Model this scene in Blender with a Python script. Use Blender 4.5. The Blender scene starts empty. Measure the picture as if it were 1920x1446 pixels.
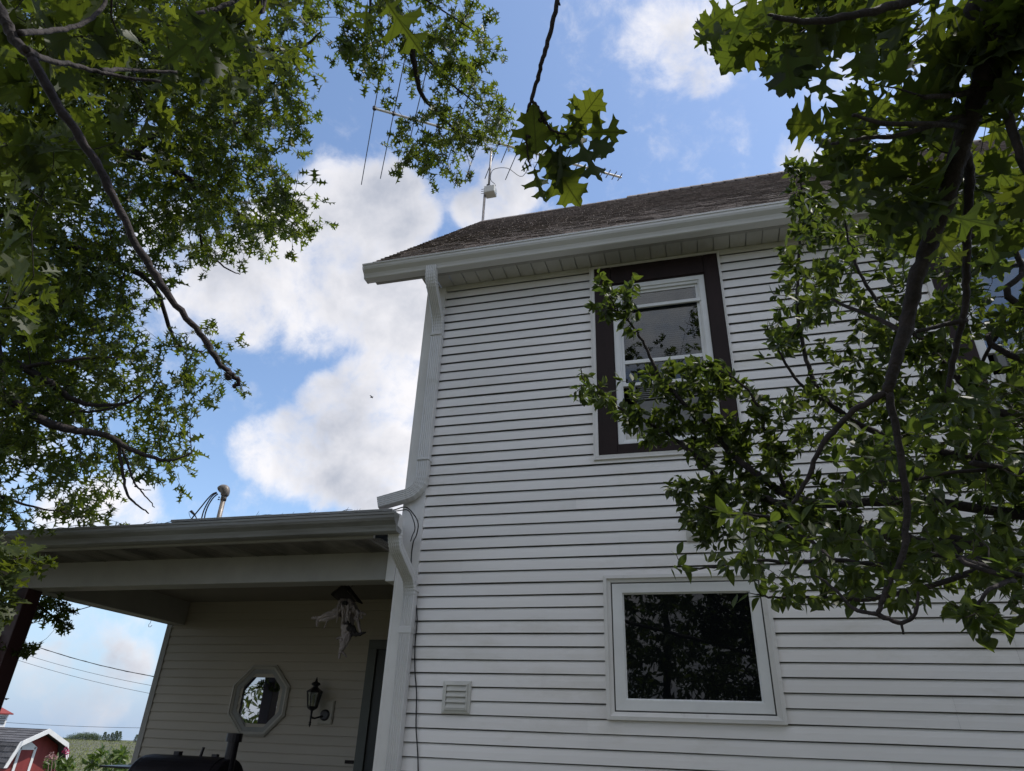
import bpy, math, random
import numpy as np
from mathutils import Vector, Matrix

sc = bpy.context.scene
C = sc.collection
R = math.radians
rng = np.random.default_rng(11)
random.seed(5)

# ---------------------------------------------------------------- camera
FPX = 1261.159
CF = np.array([-0.24611663, 0.84766306, 0.46999355])
CX = np.array([0.96484026, 0.26041976, 0.03556438])
CU = np.array([0.09224901, -0.46222168, 0.88195308])
EYE = np.array([0.0, 0.0, 1.6])
cam_d = bpy.data.cameras.new("camera")
cam = bpy.data.objects.new("camera", cam_d)
C.objects.link(cam)
cam_d.sensor_fit = 'HORIZONTAL'
cam_d.sensor_width = 36.0
cam_d.lens = FPX / 1920 * 36.0
cam_d.clip_start = 0.05
cam_d.clip_end = 6000
m = Matrix(((CX[0], CU[0], -CF[0], 0), (CX[1], CU[1], -CF[1], 0), (CX[2], CU[2], -CF[2], 0), (0, 0, 0, 1)))
cam.matrix_world = Matrix.Translation(Vector(EYE)) @ m
sc.camera = cam


def ray(x, y):
    return CF + CX * (x - 960) / FPX - CU * (y - 723) / FPX


def atY(x, y, Y):
    d = ray(x, y)
    return EYE + d * (Y / d[1])


def atX(x, y, X):
    d = ray(x, y)
    return EYE + d * (X / d[0])


def atD(x, y, D):
    d = ray(x, y)
    return EYE + d * (D / np.linalg.norm(d))


# ---------------------------------------------------------------- light
SUN_EL, SUN_AZ = R(62), R(72)      # azimuth from +Y towards +X
sd = np.array([math.sin(SUN_AZ) * math.cos(SUN_EL), math.cos(SUN_AZ) * math.cos(SUN_EL), math.sin(SUN_EL)])
sun_d = bpy.data.lights.new("sun", 'SUN')
sun_d.energy = 3.0
sun_d.angle = R(0.6)
sun_d.color = (1.0, 0.95, 0.87)
sun = bpy.data.objects.new("sun", sun_d)
C.objects.link(sun)
sun.rotation_euler = Vector(sd).to_track_quat('Z', 'Y').to_euler()

sc.view_settings.view_transform = 'Standard'
sc.view_settings.look = 'None'
sc.view_settings.gamma = 1
sc.view_settings.exposure = 0.5

world = bpy.data.worlds.new("World")
sc.world = world
world.use_nodes = True
wn, wl = world.node_tree.nodes, world.node_tree.links
wn.clear()


def W(t, **k):
    n = wn.new(t)
    for a, b in k.items():
        setattr(n, a, b)
    return n


def wmath(op, a, b=None, c=None, clamp=False):
    n = W('ShaderNodeMath', operation=op, use_clamp=clamp)
    for i, v in enumerate((a, b, c)):
        if v is None:
            continue
        if isinstance(v, (int, float)):
            n.inputs[i].default_value = v
        else:
            wl.new(v, n.inputs[i])
    return n.outputs[0]


sky = W('ShaderNodeTexSky', sky_type='NISHITA')
sky.sun_disc = False
sky.sun_elevation = SUN_EL
sky.sun_rotation = SUN_AZ
sky.air_density = 1.0
sky.dust_density = 0.6
sky.ozone_density = 2.0
tc = W('ShaderNodeTexCoord')
DIRV = tc.outputs['Generated']
# cloud masses, each a soft blob in the sky's own directions (azimuth/elevation), built up from noise
BL = [(640, 400, 100, 1), (720, 395, 88, 1), (785, 405, 42, .8), (580, 470, 125, 1), (680, 530, 130, 1), (455, 550, 105, .95), (600, 590, 85, .85), (740, 590, 95, 1), (370, 580, 70, .7),
      (620, 755, 62, .9), (710, 730, 85, 1), (560, 850, 88, .9), (680, 840, 105, 1), (740, 900, 90, .9), (488, 840, 60, .8), (600, 920, 40, .5), (480, 740, 34, .4),
      (960, 350, 55, .8), (890, 395, 40, .8), (1000, 300, 36, .5), (930, 410, 46, .8), (1290, 85, 80, .62),
      (1370, 50, 80, .62), (1250, 50, 60, .5), (1325, 135, 50, .55), (1450, 30, 80, .55), (1200, 90, 46, .45), (1160, 80, 34, .35),
      (230, 940, 70, .8), (150, 960, 80, .8), (320, 480, 110, .5), (620, 300, 30, .5), (610, 285, 22, .45), (1100, 350, 50, .4), (1500, 300, 50, .55), (1560, 160, 60, .5),
      (240, 1240, 50, .7), (200, 1190, 34, .5), (150, 1180, 60, .45), (80, 1260, 60, .6), (180, 1310, 70, .5), (120, 1330, 50, .5), (250, 1180, 40, .4), (100, 800, 120, .5), (200, 300, 160, .4)]
tot = None
for (x, y, r, w) in BL:
    d = ray(x, y)
    d = d / np.linalg.norm(d)
    e = ray(x + r, y)
    e = e / np.linalg.norm(e)
    ang = math.acos(min(1, float(d @ e)))
    dp = W('ShaderNodeVectorMath', operation='DOT_PRODUCT')
    wl.new(DIRV, dp.inputs[0])
    dp.inputs[1].default_value = d
    mr = W('ShaderNodeMapRange', interpolation_type='SMOOTHERSTEP')
    wl.new(dp.outputs['Value'], mr.inputs[0])
    mr.inputs[1].default_value = math.cos(ang * 1.5)
    mr.inputs[2].default_value = math.cos(ang * 0.15)
    mr.inputs[3].default_value = 0
    mr.inputs[4].default_value = w
    tot = mr.outputs[0] if tot is None else wmath('SMOOTH_MAX', tot, mr.outputs[0], 0.25)


def wnoise(scale, detail, rough, off=(0, 0, 0), dist=0.0):
    mp = W('ShaderNodeMapping')
    mp.inputs['Location'].default_value = off
    wl.new(DIRV, mp.inputs[0])
    n = W('ShaderNodeTexNoise')
    n.inputs['Scale'].default_value = scale
    n.inputs['Detail'].default_value = detail
    n.inputs['Roughness'].default_value = rough
    n.inputs['Distortion'].default_value = dist
    wl.new(mp.outputs[0], n.inputs['Vector'])
    return n.outputs['Fac']


sep = W('ShaderNodeSeparateXYZ')
wl.new(DIRV, sep.inputs[0])
dirz = sep.outputs['Z']
diry = sep.outputs['Y']
n_f = wnoise(7.0, 12, 0.62, dist=0.25)
n_b = wnoise(2.2, 5, 0.55, (3, 1, 7))
# unseen clouds behind the camera and overhead, thickened to whiten the wall's light
back = wmath('MULTIPLY', wmath('SUBTRACT', n_b, 0.34), 3.4)
backm = W('ShaderNodeMapRange')
wl.new(diry, backm.inputs[0])
backm.inputs[1].default_value = 0.25
backm.inputs[2].default_value = -0.2
back = wmath('MULTIPLY', back, backm.outputs[0], clamp=True)
base = wmath('MINIMUM', wmath('ADD', tot, back), 1.15)
n_g = wnoise(20.0, 10, 0.65, (9, 4, 2), 0.4)
val = wmath('ADD', wmath('ADD', base, wmath('MULTIPLY', wmath('SUBTRACT', n_f, 0.5), 1.9)), wmath('MULTIPLY', wmath('SUBTRACT', n_g, 0.5), 0.9))
al = W('ShaderNodeMapRange', interpolation_type='SMOOTHSTEP')
wl.new(val, al.inputs[0])
al.inputs[1].default_value = 0.20
al.inputs[2].default_value = 0.98
# low haze bank near the horizon
hz = W('ShaderNodeMapRange', interpolation_type='SMOOTHSTEP')
wl.new(dirz, hz.inputs[0])
hz.inputs[1].default_value = 0.26
hz.inputs[2].default_value = -0.02
hz.inputs[3].default_value = 0.0
hz.inputs[4].default_value = 0.85
alpha = al.outputs[0]
# thick parts are greyer
n_s = wnoise(4.5, 6, 0.55, (5, 2, 1), 0.3)
sh = wmath('ADD', wmath('MULTIPLY', wmath('SUBTRACT', n_s, 0.40), 3.6), wmath('MULTIPLY', wmath('SUBTRACT', val, 1.0), 0.7), clamp=True)
cr = W('ShaderNodeMixRGB')
wl.new(sh, cr.inputs[0])
cr.inputs[1].default_value = (0.70, 0.69, 0.71, 1)
cr.inputs[2].default_value = (0.35, 0.375, 0.44, 1)
skc = W('ShaderNodeMixRGB', blend_type='MULTIPLY')
skc.inputs[0].default_value = 1
wl.new(sky.outputs[0], skc.inputs[1])
SKY_S = 0.15
skc.inputs[2].default_value = (SKY_S * 1.0, SKY_S * 1.0, SKY_S * 1.0, 1)
hzc = W('ShaderNodeMixRGB')
wl.new(hz.outputs[0], hzc.inputs[0])
wl.new(skc.outputs[0], hzc.inputs[1])
hzc.inputs[2].default_value = (0.27, 0.38, 0.56, 1)
mx = W('ShaderNodeMixRGB')
wl.new(alpha, mx.inputs[0])
wl.new(hzc.outputs[0], mx.inputs[1])
wl.new(cr.outputs[0], mx.inputs[2])
bg = W('ShaderNodeBackground')
wl.new(mx.outputs[0], bg.inputs[0])
bg.inputs[1].default_value = 1.0
wo = W('ShaderNodeOutputWorld')
wl.new(bg.outputs[0], wo.inputs[0])

# ---------------------------------------------------------------- helpers


class MB:
    def __init__(s):
        s.v = []
        s.f = []
        s.c = []     # per-vertex variation

    def add(s, vs, fs, c=0.5):
        o = len(s.v)
        s.v += [tuple(map(float, p)) for p in vs]
        s.f += [tuple(i + o for i in f) for f in fs]
        s.c += [c] * len(vs)

    def box(s, a, b, c=0.5):
        x0, y0, z0 = [min(a[i], b[i]) for i in range(3)]
        x1, y1, z1 = [max(a[i], b[i]) for i in range(3)]
        s.add([(x0, y0, z0), (x1, y0, z0), (x1, y1, z0), (x0, y1, z0), (x0, y0, z1), (x1, y0, z1), (x1, y1, z1), (x0, y1, z1)],
              [(0, 3, 2, 1), (4, 5, 6, 7), (0, 1, 5, 4), (1, 2, 6, 5), (2, 3, 7, 6), (3, 0, 4, 7)], c)

    def quad(s, *p, c=0.5):
        s.add(p, [tuple(range(len(p)))], c)

    def prism(s, prof, axis, a, b, c=0.5, cap=True):
        """prof: 2-D points; axis 'x': prof=(y,z); 'y': prof=(x,z); 'z': prof=(x,y)"""
        n = len(prof)
        vs = []
        for t in (a, b):
            for p in prof:
                vs.append({'x': (t, p[0], p[1]), 'y': (p[0], t, p[1]), 'z': (p[0], p[1], t)}[axis])
        fs = [(i, (i + 1) % n, (i + 1) % n + n, i + n) for i in range(n)]
        if cap:
            fs += [tuple(range(n))[::-1], tuple(range(n, 2 * n))]
        s.add(vs, fs, c)

    def ring(s, outer, inner, yo, yi, yb, c=0.5):
        """picture-frame in the x-z plane: outer loop at depth yo, inner loop at depth yi, back depth yb"""
        n = len(outer)
        vs = [(p[0], yo, p[1]) for p in outer] + [(p[0], yi, p[1]) for p in inner] + [(p[0], yb, p[1]) for p in outer] + [(p[0], yb, p[1]) for p in inner]
        fs = []
        for i in range(n):
            j = (i + 1) % n
            fs += [(i, j, n + j, n + i), (2 * n + i, 2 * n + j, j, i), (n + i, n + j, 3 * n + j, 3 * n + i)]
        s.add(vs, fs, c)

    def tube(s, pts, rad, seg=8, c=0.5, cap=True, jit=0.0):
        P = [np.array(p, float) for p in pts]
        n = len(P)
        if isinstance(rad, (int, float)):
            rad = [rad] * n
        T = []
        for i in range(n):
            t = P[min(i + 1, n - 1)] - P[max(i - 1, 0)]
            T.append(t / (np.linalg.norm(t) + 1e-9))
        ref = np.array([0, 0, 1.0]) if abs(T[0][2]) < .9 else np.array([1.0, 0, 0])
        A = np.cross(T[0], ref)
        A /= np.linalg.norm(A)
        vs = []
        for i in range(n):
            A = A - T[i] * (A @ T[i])
            A /= np.linalg.norm(A) + 1e-9
            B = np.cross(T[i], A)
            for k in range(seg):
                a = 2 * math.pi * k / seg
                r = rad[i] * (1 + (random.random() - .5) * jit)
                vs.append(P[i] + (A * math.cos(a) + B * math.sin(a)) * r)
        fs = []
        for i in range(n - 1):
            for k in range(seg):
                k2 = (k + 1) % seg
                fs.append((i * seg + k, i * seg + k2, (i + 1) * seg + k2, (i + 1) * seg + k))
        if cap:
            fs += [tuple(range(seg))[::-1], tuple(range((n - 1) * seg, n * seg))]
        s.add(vs, fs, c)

    def lathe(s, prof, cx, cy, seg=20, c=0.5):
        vs = []
        for (r, z) in prof:
            for k in range(seg):
                a = 2 * math.pi * k / seg
                vs.append((cx + r * math.cos(a), cy + r * math.sin(a), z))
        fs = []
        n = len(prof)
        for i in range(n - 1):
            for k in range(seg):
                k2 = (k + 1) % seg
                fs.append((i * seg + k, i * seg + k2, (i + 1) * seg + k2, (i + 1) * seg + k))
        fs += [tuple(range(seg))[::-1], tuple(range((n - 1) * seg, n * seg))]
        s.add(vs, fs, c)

    def build(s, name, mat, parent=None, smooth=False, bevel=0):
        me = bpy.data.meshes.new(name)
        me.from_pydata(s.v, [], s.f)
        at = me.attributes.new('var', 'FLOAT', 'POINT')
        at.data.foreach_set('value', s.c)
        me.materials.append(mat)
        me.update()
        o = bpy.data.objects.new(name, me)
        C.objects.link(o)
        if smooth:
            me.polygons.foreach_set('use_smooth', [True] * len(me.polygons))
        if bevel:
            md = o.modifiers.new('bevel', 'BEVEL')
            md.width = bevel
            md.segments = 2
            md.limit_method = 'ANGLE'
            md.angle_limit = R(40)
        if parent:
            adopt(o, parent)
        return o


def smooth_pts(P, n=5):
    P = [np.array(p, float) for p in P]
    out = []
    for i in range(len(P) - 1):
        p0, p1, p2, p3 = P[max(i - 1, 0)], P[i], P[i + 1], P[min(i + 2, len(P) - 1)]
        for k in range(n):
            t = k / n
            out.append(.5 * ((2 * p1) + (-p0 + p2) * t + (2 * p0 - 5 * p1 + 4 * p2 - p3) * t * t + (-p0 + 3 * p1 - 3 * p2 + p3) * t ** 3))
    out.append(P[-1])
    return out




def wloc(o):
    v = Vector(o.location)
    return v


def adopt(o, parent):
    o.parent = parent
    p = parent
    t = Vector((0, 0, 0))
    while p is not None:
        t += Vector(p.location)
        p = p.parent
    # geometry is written in world coordinates; only the top empty carries a location
    if parent.parent is None:
        o.matrix_parent_inverse = Matrix.Translation(-t)


def tag(o, label=None, cat=None, group=None, kind=None):
    if label: o['label'] = label
    if cat: o['category'] = cat
    if group: o['group'] = group
    if kind: o['kind'] = kind
    return o


def empty(name, loc, label, cat, group=None):
    o = bpy.data.objects.new(name, None)
    o.location = loc
    o.empty_display_size = .2
    C.objects.link(o)
    return tag(o, label, cat, group)


# ---------------------------------------------------------------- materials
def mat(name, col, rough=.6, col2=None, nscale=4.0, bump=0.0, bscale=40, metal=0.0, spec=.5, stretch=(1, 1, 1), var=0.0, detail=5, col3=None, c3scale=1.0, c3t=(.55, .75)):
    """principled with noise between two colours, optional stain colour, bump and per-vertex variation"""
    mt = bpy.data.materials.new(name)
    mt.use_nodes = True
    nt = mt.node_tree
    N, L = nt.nodes, nt.links
    b = N['Principled BSDF']
    b.inputs['Roughness'].default_value = rough
    b.inputs['Metallic'].default_value = metal
    b.inputs['Specular IOR Level'].default_value = spec
    tcn = N.new('ShaderNodeTexCoord')
    mp = N.new('ShaderNodeMapping')
    mp.inputs['Scale'].default_value = stretch
    L.new(tcn.outputs['Object'], mp.inputs[0])
    out = None
    col2 = col2 or tuple(c * .85 for c in col)
    no = N.new('ShaderNodeTexNoise')
    no.inputs['Scale'].default_value = nscale
    no.inputs['Detail'].default_value = detail
    no.inputs['Roughness'].default_value = .6
    L.new(mp.outputs[0], no.inputs['Vector'])
    mr = N.new('ShaderNodeMapRange')
    mr.inputs[1].default_value = .35
    mr.inputs[2].default_value = .68
    L.new(no.outputs['Fac'], mr.inputs[0])
    mxx = N.new('ShaderNodeMixRGB')
    L.new(mr.outputs[0], mxx.inputs[0])
    mxx.inputs[1].default_value = (*col, 1)
    mxx.inputs[2].default_value = (*col2, 1)
    out = mxx.outputs[0]
    if col3:
        n3 = N.new('ShaderNodeTexNoise')
        n3.inputs['Scale'].default_value = c3scale
        n3.inputs['Detail'].default_value = 8
        n3.inputs['Roughness'].default_value = .7
        L.new(mp.outputs[0], n3.inputs['Vector'])
        m3 = N.new('ShaderNodeMapRange')
        m3.inputs[1].default_value, m3.inputs[2].default_value = c3t
        L.new(n3.outputs['Fac'], m3.inputs[0])
        x3 = N.new('ShaderNodeMixRGB')
        L.new(m3.outputs[0], x3.inputs[0])
        L.new(out, x3.inputs[1])
        x3.inputs[2].default_value = (*col3, 1)
        out = x3.outputs[0]
    if var:
        at = N.new('ShaderNodeAttribute')
        at.attribute_name = 'var'
        h = N.new('ShaderNodeMapRange')
        L.new(at.outputs['Fac'], h.inputs[0])
        h.inputs[3].default_value = 1 - var
        h.inputs[4].default_value = 1 + var
        hm = N.new('ShaderNodeMixRGB')
        hm.blend_type = 'MULTIPLY'
        hm.inputs[0].default_value = 1
        L.new(out, hm.inputs[1])
        L.new(h.outputs[0], hm.inputs[2])
        out = hm.outputs[0]
    L.new(out, b.inputs['Base Color'])
    if bump:
        nb = N.new('ShaderNodeTexNoise')
        nb.inputs['Scale'].default_value = bscale
        nb.inputs['Detail'].default_value = 6
        L.new(mp.outputs[0], nb.inputs['Vector'])
        bp = N.new('ShaderNodeBump')
        bp.inputs['Strength'].default_value = bump
        bp.inputs['Distance'].default_value = .01
        L.new(nb.outputs['Fac'], bp.inputs['Height'])
        L.new(bp.outputs[0], b.inputs['Normal'])
    return mt


def glass_mat(name, refl=0.35, tint=(.02, .022, .025), wav=.004, transp=0.0):
    mt = bpy.data.materials.new(name)
    mt.use_nodes = True
    nt = mt.node_tree
    N, L = nt.nodes, nt.links
    N.clear()
    out = N.new('ShaderNodeOutputMaterial')
    gl = N.new('ShaderNodeBsdfGlossy')
    gl.inputs['Roughness'].default_value = .01
    gl.inputs['Color'].default_value = (.9, .93, .97, 1)
    df = N.new('ShaderNodeBsdfDiffuse')
    df.inputs['Color'].default_value = (*tint, 1)
    tr = N.new('ShaderNodeBsdfTransparent')
    tr.inputs['Color'].default_value = (.75, .8, .8, 1)
    m1 = N.new('ShaderNodeMixShader')
    m1.inputs[0].default_value = transp
    L.new(df.outputs[0], m1.inputs[1])
    L.new(tr.outputs[0], m1.inputs[2])
    fr = N.new('ShaderNodeFresnel')
    fr.inputs['IOR'].default_value = 1.5
    ma = N.new('ShaderNodeMath')
    ma.operation = 'ADD'
    ma.use_clamp = True
    ma.inputs[1].default_value = refl
    L.new(fr.outputs[0], ma.inputs[0])
    m2 = N.new('ShaderNodeMixShader')
    L.new(ma.outputs[0], m2.inputs[0])
    L.new(m1.outputs[0], m2.inputs[1])
    L.new(gl.outputs[0], m2.inputs[2])
    tcn = N.new('ShaderNodeTexCoord')
    no = N.new('ShaderNodeTexNoise')
    no.inputs['Scale'].default_value = 2.5
    L.new(tcn.outputs['Object'], no.inputs['Vector'])
    bp = N.new('ShaderNodeBump')
    bp.inputs['Strength'].default_value = .3
    bp.inputs['Distance'].default_value = wav
    L.new(no.outputs['Fac'], bp.inputs['Height'])
    L.new(bp.outputs[0], gl.inputs['Normal'])
    L.new(m2.outputs[0], out.inputs[0])
    return mt


def leaf_mat(name, c0, c1, c2, trans=.4, tcol=(.25, .33, .03), rough=.42, spec=.5, vein=(.16, .2, .05)):
    mt = bpy.data.materials.new(name)
    mt.use_nodes = True
    nt = mt.node_tree
    N, L = nt.nodes, nt.links
    b = N['Principled BSDF']
    out = N['Material Output']
    at = N.new('ShaderNodeAttribute')
    at.attribute_name = 'leafco'
    sp = N.new('ShaderNodeSeparateXYZ')
    L.new(at.outputs['Vector'], sp.inputs[0])
    rp = N.new('ShaderNodeValToRGB')
    rp.color_ramp.elements[0].color = (*c0, 1)
    rp.color_ramp.elements[1].color = (*c2, 1)
    e = rp.color_ramp.elements.new(.6)
    e.color = (*c1, 1)
    L.new(sp.outputs['Z'], rp.inputs[0])
    # veins: midrib plus side veins running forwards
    ay = N.new('ShaderNodeMath'); ay.operation = 'ABSOLUTE'
    L.new(sp.outputs['Y'], ay.inputs[0])
    mid = N.new('ShaderNodeMapRange')
    L.new(ay.outputs[0], mid.inputs[0])
    mid.inputs[1].default_value = .006; mid.inputs[2].default_value = .018
    mid.inputs[3].default_value = 1; mid.inputs[4].default_value = 0
    mA = N.new('ShaderNodeMath'); mA.operation = 'MULTIPLY_ADD'
    L.new(ay.outputs[0], mA.inputs[0]); mA.inputs[1].default_value = -.62
    L.new(sp.outputs['X'], mA.inputs[2])
    wv = N.new('ShaderNodeMath'); wv.operation = 'MULTIPLY'
    L.new(mA.outputs[0], wv.inputs[0]); wv.inputs[1].default_value = 7.0
    fr = N.new('ShaderNodeMath'); fr.operation = 'FRACT'
    L.new(wv.outputs[0], fr.inputs[0])
    f2 = N.new('ShaderNodeMath'); f2.operation = 'SUBTRACT'
    L.new(fr.outputs[0], f2.inputs[0]); f2.inputs[1].default_value = .5
    f3 = N.new('ShaderNodeMath'); f3.operation = 'ABSOLUTE'
    L.new(f2.outputs[0], f3.inputs[0])
    sv = N.new('ShaderNodeMapRange')
    L.new(f3.outputs[0], sv.inputs[0])
    sv.inputs[1].default_value = .03; sv.inputs[2].default_value = .07
    sv.inputs[3].default_value = .6; sv.inputs[4].default_value = 0
    vm = N.new('ShaderNodeMath'); vm.operation = 'MAXIMUM'
    L.new(mid.outputs[0], vm.inputs[0]); L.new(sv.outputs[0], vm.inputs[1])
    mxx = N.new('ShaderNodeMixRGB')
    L.new(vm.outputs[0], mxx.inputs[0])
    L.new(rp.outputs[0], mxx.inputs[1])
    mxx.inputs[2].default_value = (*vein, 1)
    # blotches
    tcn = N.new('ShaderNodeTexCoord')
    no = N.new('ShaderNodeTexNoise'); no.inputs['Scale'].default_value = 35; no.inputs['Detail'].default_value = 4
    L.new(tcn.outputs['Object'], no.inputs['Vector'])
    mm = N.new('ShaderNodeMapRange'); L.new(no.outputs['Fac'], mm.inputs[0])
    mm.inputs[1].default_value = .3; mm.inputs[2].default_value = .7; mm.inputs[3].default_value = .75; mm.inputs[4].default_value = 1.15
    mu = N.new('ShaderNodeMixRGB'); mu.blend_type = 'MULTIPLY'; mu.inputs[0].default_value = 1
    L.new(mxx.outputs[0], mu.inputs[1]); L.new(mm.outputs[0], mu.inputs[2])
    L.new(mu.outputs[0], b.inputs['Base Color'])
    b.inputs['Roughness'].default_value = rough
    b.inputs['Specular IOR Level'].default_value = spec
    tl = N.new('ShaderNodeBsdfTranslucent')
    ml = N.new('ShaderNodeMixRGB'); ml.blend_type = 'MULTIPLY'; ml.inputs[0].default_value = 1
    dv = N.new('ShaderNodeMapRange')      # veins let less light through
    L.new(vm.outputs[0], dv.inputs[0]); dv.inputs[3].default_value = 1; dv.inputs[4].default_value = .35
    L.new(dv.outputs[0], ml.inputs[1])
    tv = N.new('ShaderNodeMixRGB')
    L.new(sp.outputs['Z'], tv.inputs[0])
    tv.inputs[1].default_value = (tcol[0] * .55, tcol[1] * .7, tcol[2], 1)
    tv.inputs[2].default_value = (*tcol, 1)
    L.new(tv.outputs[0], ml.inputs[2])
    L.new(ml.outputs[0], tl.inputs['Color'])
    ms = N.new('ShaderNodeMixShader'); ms.inputs[0].default_value = trans
    L.new(b.outputs[0], ms.inputs[1]); L.new(tl.outputs[0], ms.inputs[2])
    L.new(ms.outputs[0], out.inputs[0])
    return mt


M = {}
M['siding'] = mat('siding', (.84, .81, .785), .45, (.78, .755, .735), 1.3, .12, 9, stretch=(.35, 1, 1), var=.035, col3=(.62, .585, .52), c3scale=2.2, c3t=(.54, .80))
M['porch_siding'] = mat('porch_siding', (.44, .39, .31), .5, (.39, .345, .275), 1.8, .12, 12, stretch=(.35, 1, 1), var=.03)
M['trim'] = mat('trim', (.76, .74, .715), .5, (.68, .66, .635), 3, .05, 20, col3=(.48, .45, .38), c3scale=6, c3t=(.6, .78))
M['gutter'] = mat('gutter', (.68, .67, .655), .28, (.62, .61, .60), 3, .03, 10, stretch=(.3, 1, 1), col3=(.50, .48, .43), c3scale=5, c3t=(.6, .85))
M['old_gutter'] = mat('old_gutter', (.25, .25, .24), .4, (.15, .145, .135), 4, .05, 10, stretch=(.25, 1, 3), col3=(.11, .10, .09), c3scale=6, c3t=(.55, .75))
M['fascia'] = mat('fascia', (.36, .345, .315), .55, (.30, .29, .265), 3, .05, 14)
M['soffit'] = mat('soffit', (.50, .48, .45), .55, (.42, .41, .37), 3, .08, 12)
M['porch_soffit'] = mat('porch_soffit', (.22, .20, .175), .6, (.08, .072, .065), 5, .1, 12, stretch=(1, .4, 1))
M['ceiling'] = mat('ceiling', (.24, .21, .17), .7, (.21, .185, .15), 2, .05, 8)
M['brown'] = mat('brown_trim', (.027, .016, .0155), .6, (.018, .0115, .011), 6, .15, 30, spec=.2, var=.12, stretch=(1, 1, .3))
M['post'] = mat('maroon_paint', (.055, .020, .020), .5, (.030, .011, .012), 5, .1, 20, stretch=(1, 1, .2))
M['shingle'] = mat('shingle', (.26, .225, .21), .9, (.12, .094, .088), 30, .35, 150, var=.30)
M['shingle_grey'] = mat('shingle_grey', (.10, .10, .11), .9, (.06, .06, .065), 25, .5, 100, var=.3)
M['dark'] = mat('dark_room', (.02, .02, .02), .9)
M['blind'] = mat('blind', (.065, .063, .06), .6, (.045, .044, .042), 3)
M['galv'] = mat('galvanised', (.30, .28, .27), .5, (.16, .14, .13), 12, .2, 60, metal=.35)
M['alu'] = mat('aluminium', (.62, .60, .55), .45, (.50, .48, .44), 10, metal=.3)
M['alu_dark'] = mat('dull_rod', (.10, .10, .10), .45, (.07, .07, .07), 10, metal=.5)
M['plastic_box'] = mat('pale_box', (.58, .57, .53), .5, (.50, .49, .45), 4)
M['rubber'] = mat('black_cable', (.012, .012, .014), .5, (.008, .008, .009), 8)
M['iron'] = mat('black_metal', (.014, .013, .016), .42, (.008, .008, .010), 9, .15, 40)
M['grill'] = mat('grill_black', (.013, .011, .015), .38, (.022, .018, .022), 7, .15, 30, metal=.3)
M['bark'] = mat('bark', (.042, .032, .032), .9, (.015, .012, .013), 22, .9, 60, stretch=(1, 1, 1))
M['twig'] = mat('twig', (.028, .018, .020), .85, (.012, .008, .010), 30, .5, 90)
M['twig_grey'] = mat('twig_grey', (.11, .09, .075), .85, (.045, .035, .032), 30, .6, 90)
M['drift'] = mat('driftwood', (.40, .34, .32), .85, (.17, .14, .13), 10, .8, 45, stretch=(1, 1, .15))
M['dark_wood'] = mat('dark_wood', (.03, .024, .022), .85, (.018, .014, .013), 12, .4, 50)
M['door'] = mat('door_green', (.030, .036, .033), .5, (.022, .026, .024), 3)
M['door_trim'] = mat('door_trim', (.11, .12, .105), .6, (.09, .095, .085), 3)
M['barn_red'] = mat('barn_red', (.24, .035, .030), .7, (.17, .025, .022), 4, .2, 30, stretch=(1, 1, .1))
M['white'] = mat('white_paint', (.78, .78, .77), .5, (.70, .70, .69), 4)
M['petal'] = mat('petal', (.55, .10, .22), .6, (.42, .05, .15), 10, var=.3)
M['petal_pale'] = mat('petal_pale', (.55, .34, .33), .6, (.45, .25, .25), 10, var=.3)
M['yellow_glass'] = glass_mat('lantern_glass', .08, (.05, .05, .03), transp=.75)
M['glass_dark'] = glass_mat('picture_glass', .0, (.004, .005, .006), .003, 0.0)
M['glass_mirror'] = glass_mat('octagon_glass', .42, (.01, .01, .012), .002, 0.0)
M['glass_up'] = glass_mat('sash_glass', .02, (.01, .01, .012), .003, .72)
M['glass_right'] = glass_mat('right_glass', .14, (.015, .016, .02), .003, .3)
M['leaf_oak'] = leaf_mat('oak_leaf', (.017, .030, .009), (.030, .050, .012), (.056, .075, .016), .48, (.20, .245, .018), .5, .4)
M['leaf_near'] = leaf_mat('near_oak_leaf', (.014, .024, .007), (.026, .042, .010), (.046, .062, .012), .42, (.17, .205, .015), .55, .4, (.07, .085, .02))
M['leaf_fruit'] = leaf_mat('fruit_leaf', (.014, .026, .009), (.025, .041, .011), (.050, .068, .015), .42, (.17, .22, .022), .5, .4)
M['leaf_shrub'] = leaf_mat('shrub_leaf', (.03, .055, .014), (.06, .10, .02), (.10, .14, .03), .3, (.22, .33, .04), .45)
M['leaf_far'] = leaf_mat('far_leaf', (.055, .080, .055), (.075, .105, .065), (.10, .14, .08), .2, (.2, .26, .1), .7, .2)

# ---------------------------------------------------------------- ground


def gz(x, y):
    r = math.hypot(x, y)
    def s(a, b, t):
        t = min(1, max(0, (t - a) / (b - a)))
        return t * t * (3 - 2 * t)
    z = -0.8 * s(9.5, 19, r) - 1.0 * s(22, 150, r)
    z += 0.15 * math.sin(x * .021 + 1) * s(40, 90, r) + .1 * math.sin(y * .033) * s(40, 90, r)
    if r > 235:
        z -= (r - 235) * .012
    return z


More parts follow.
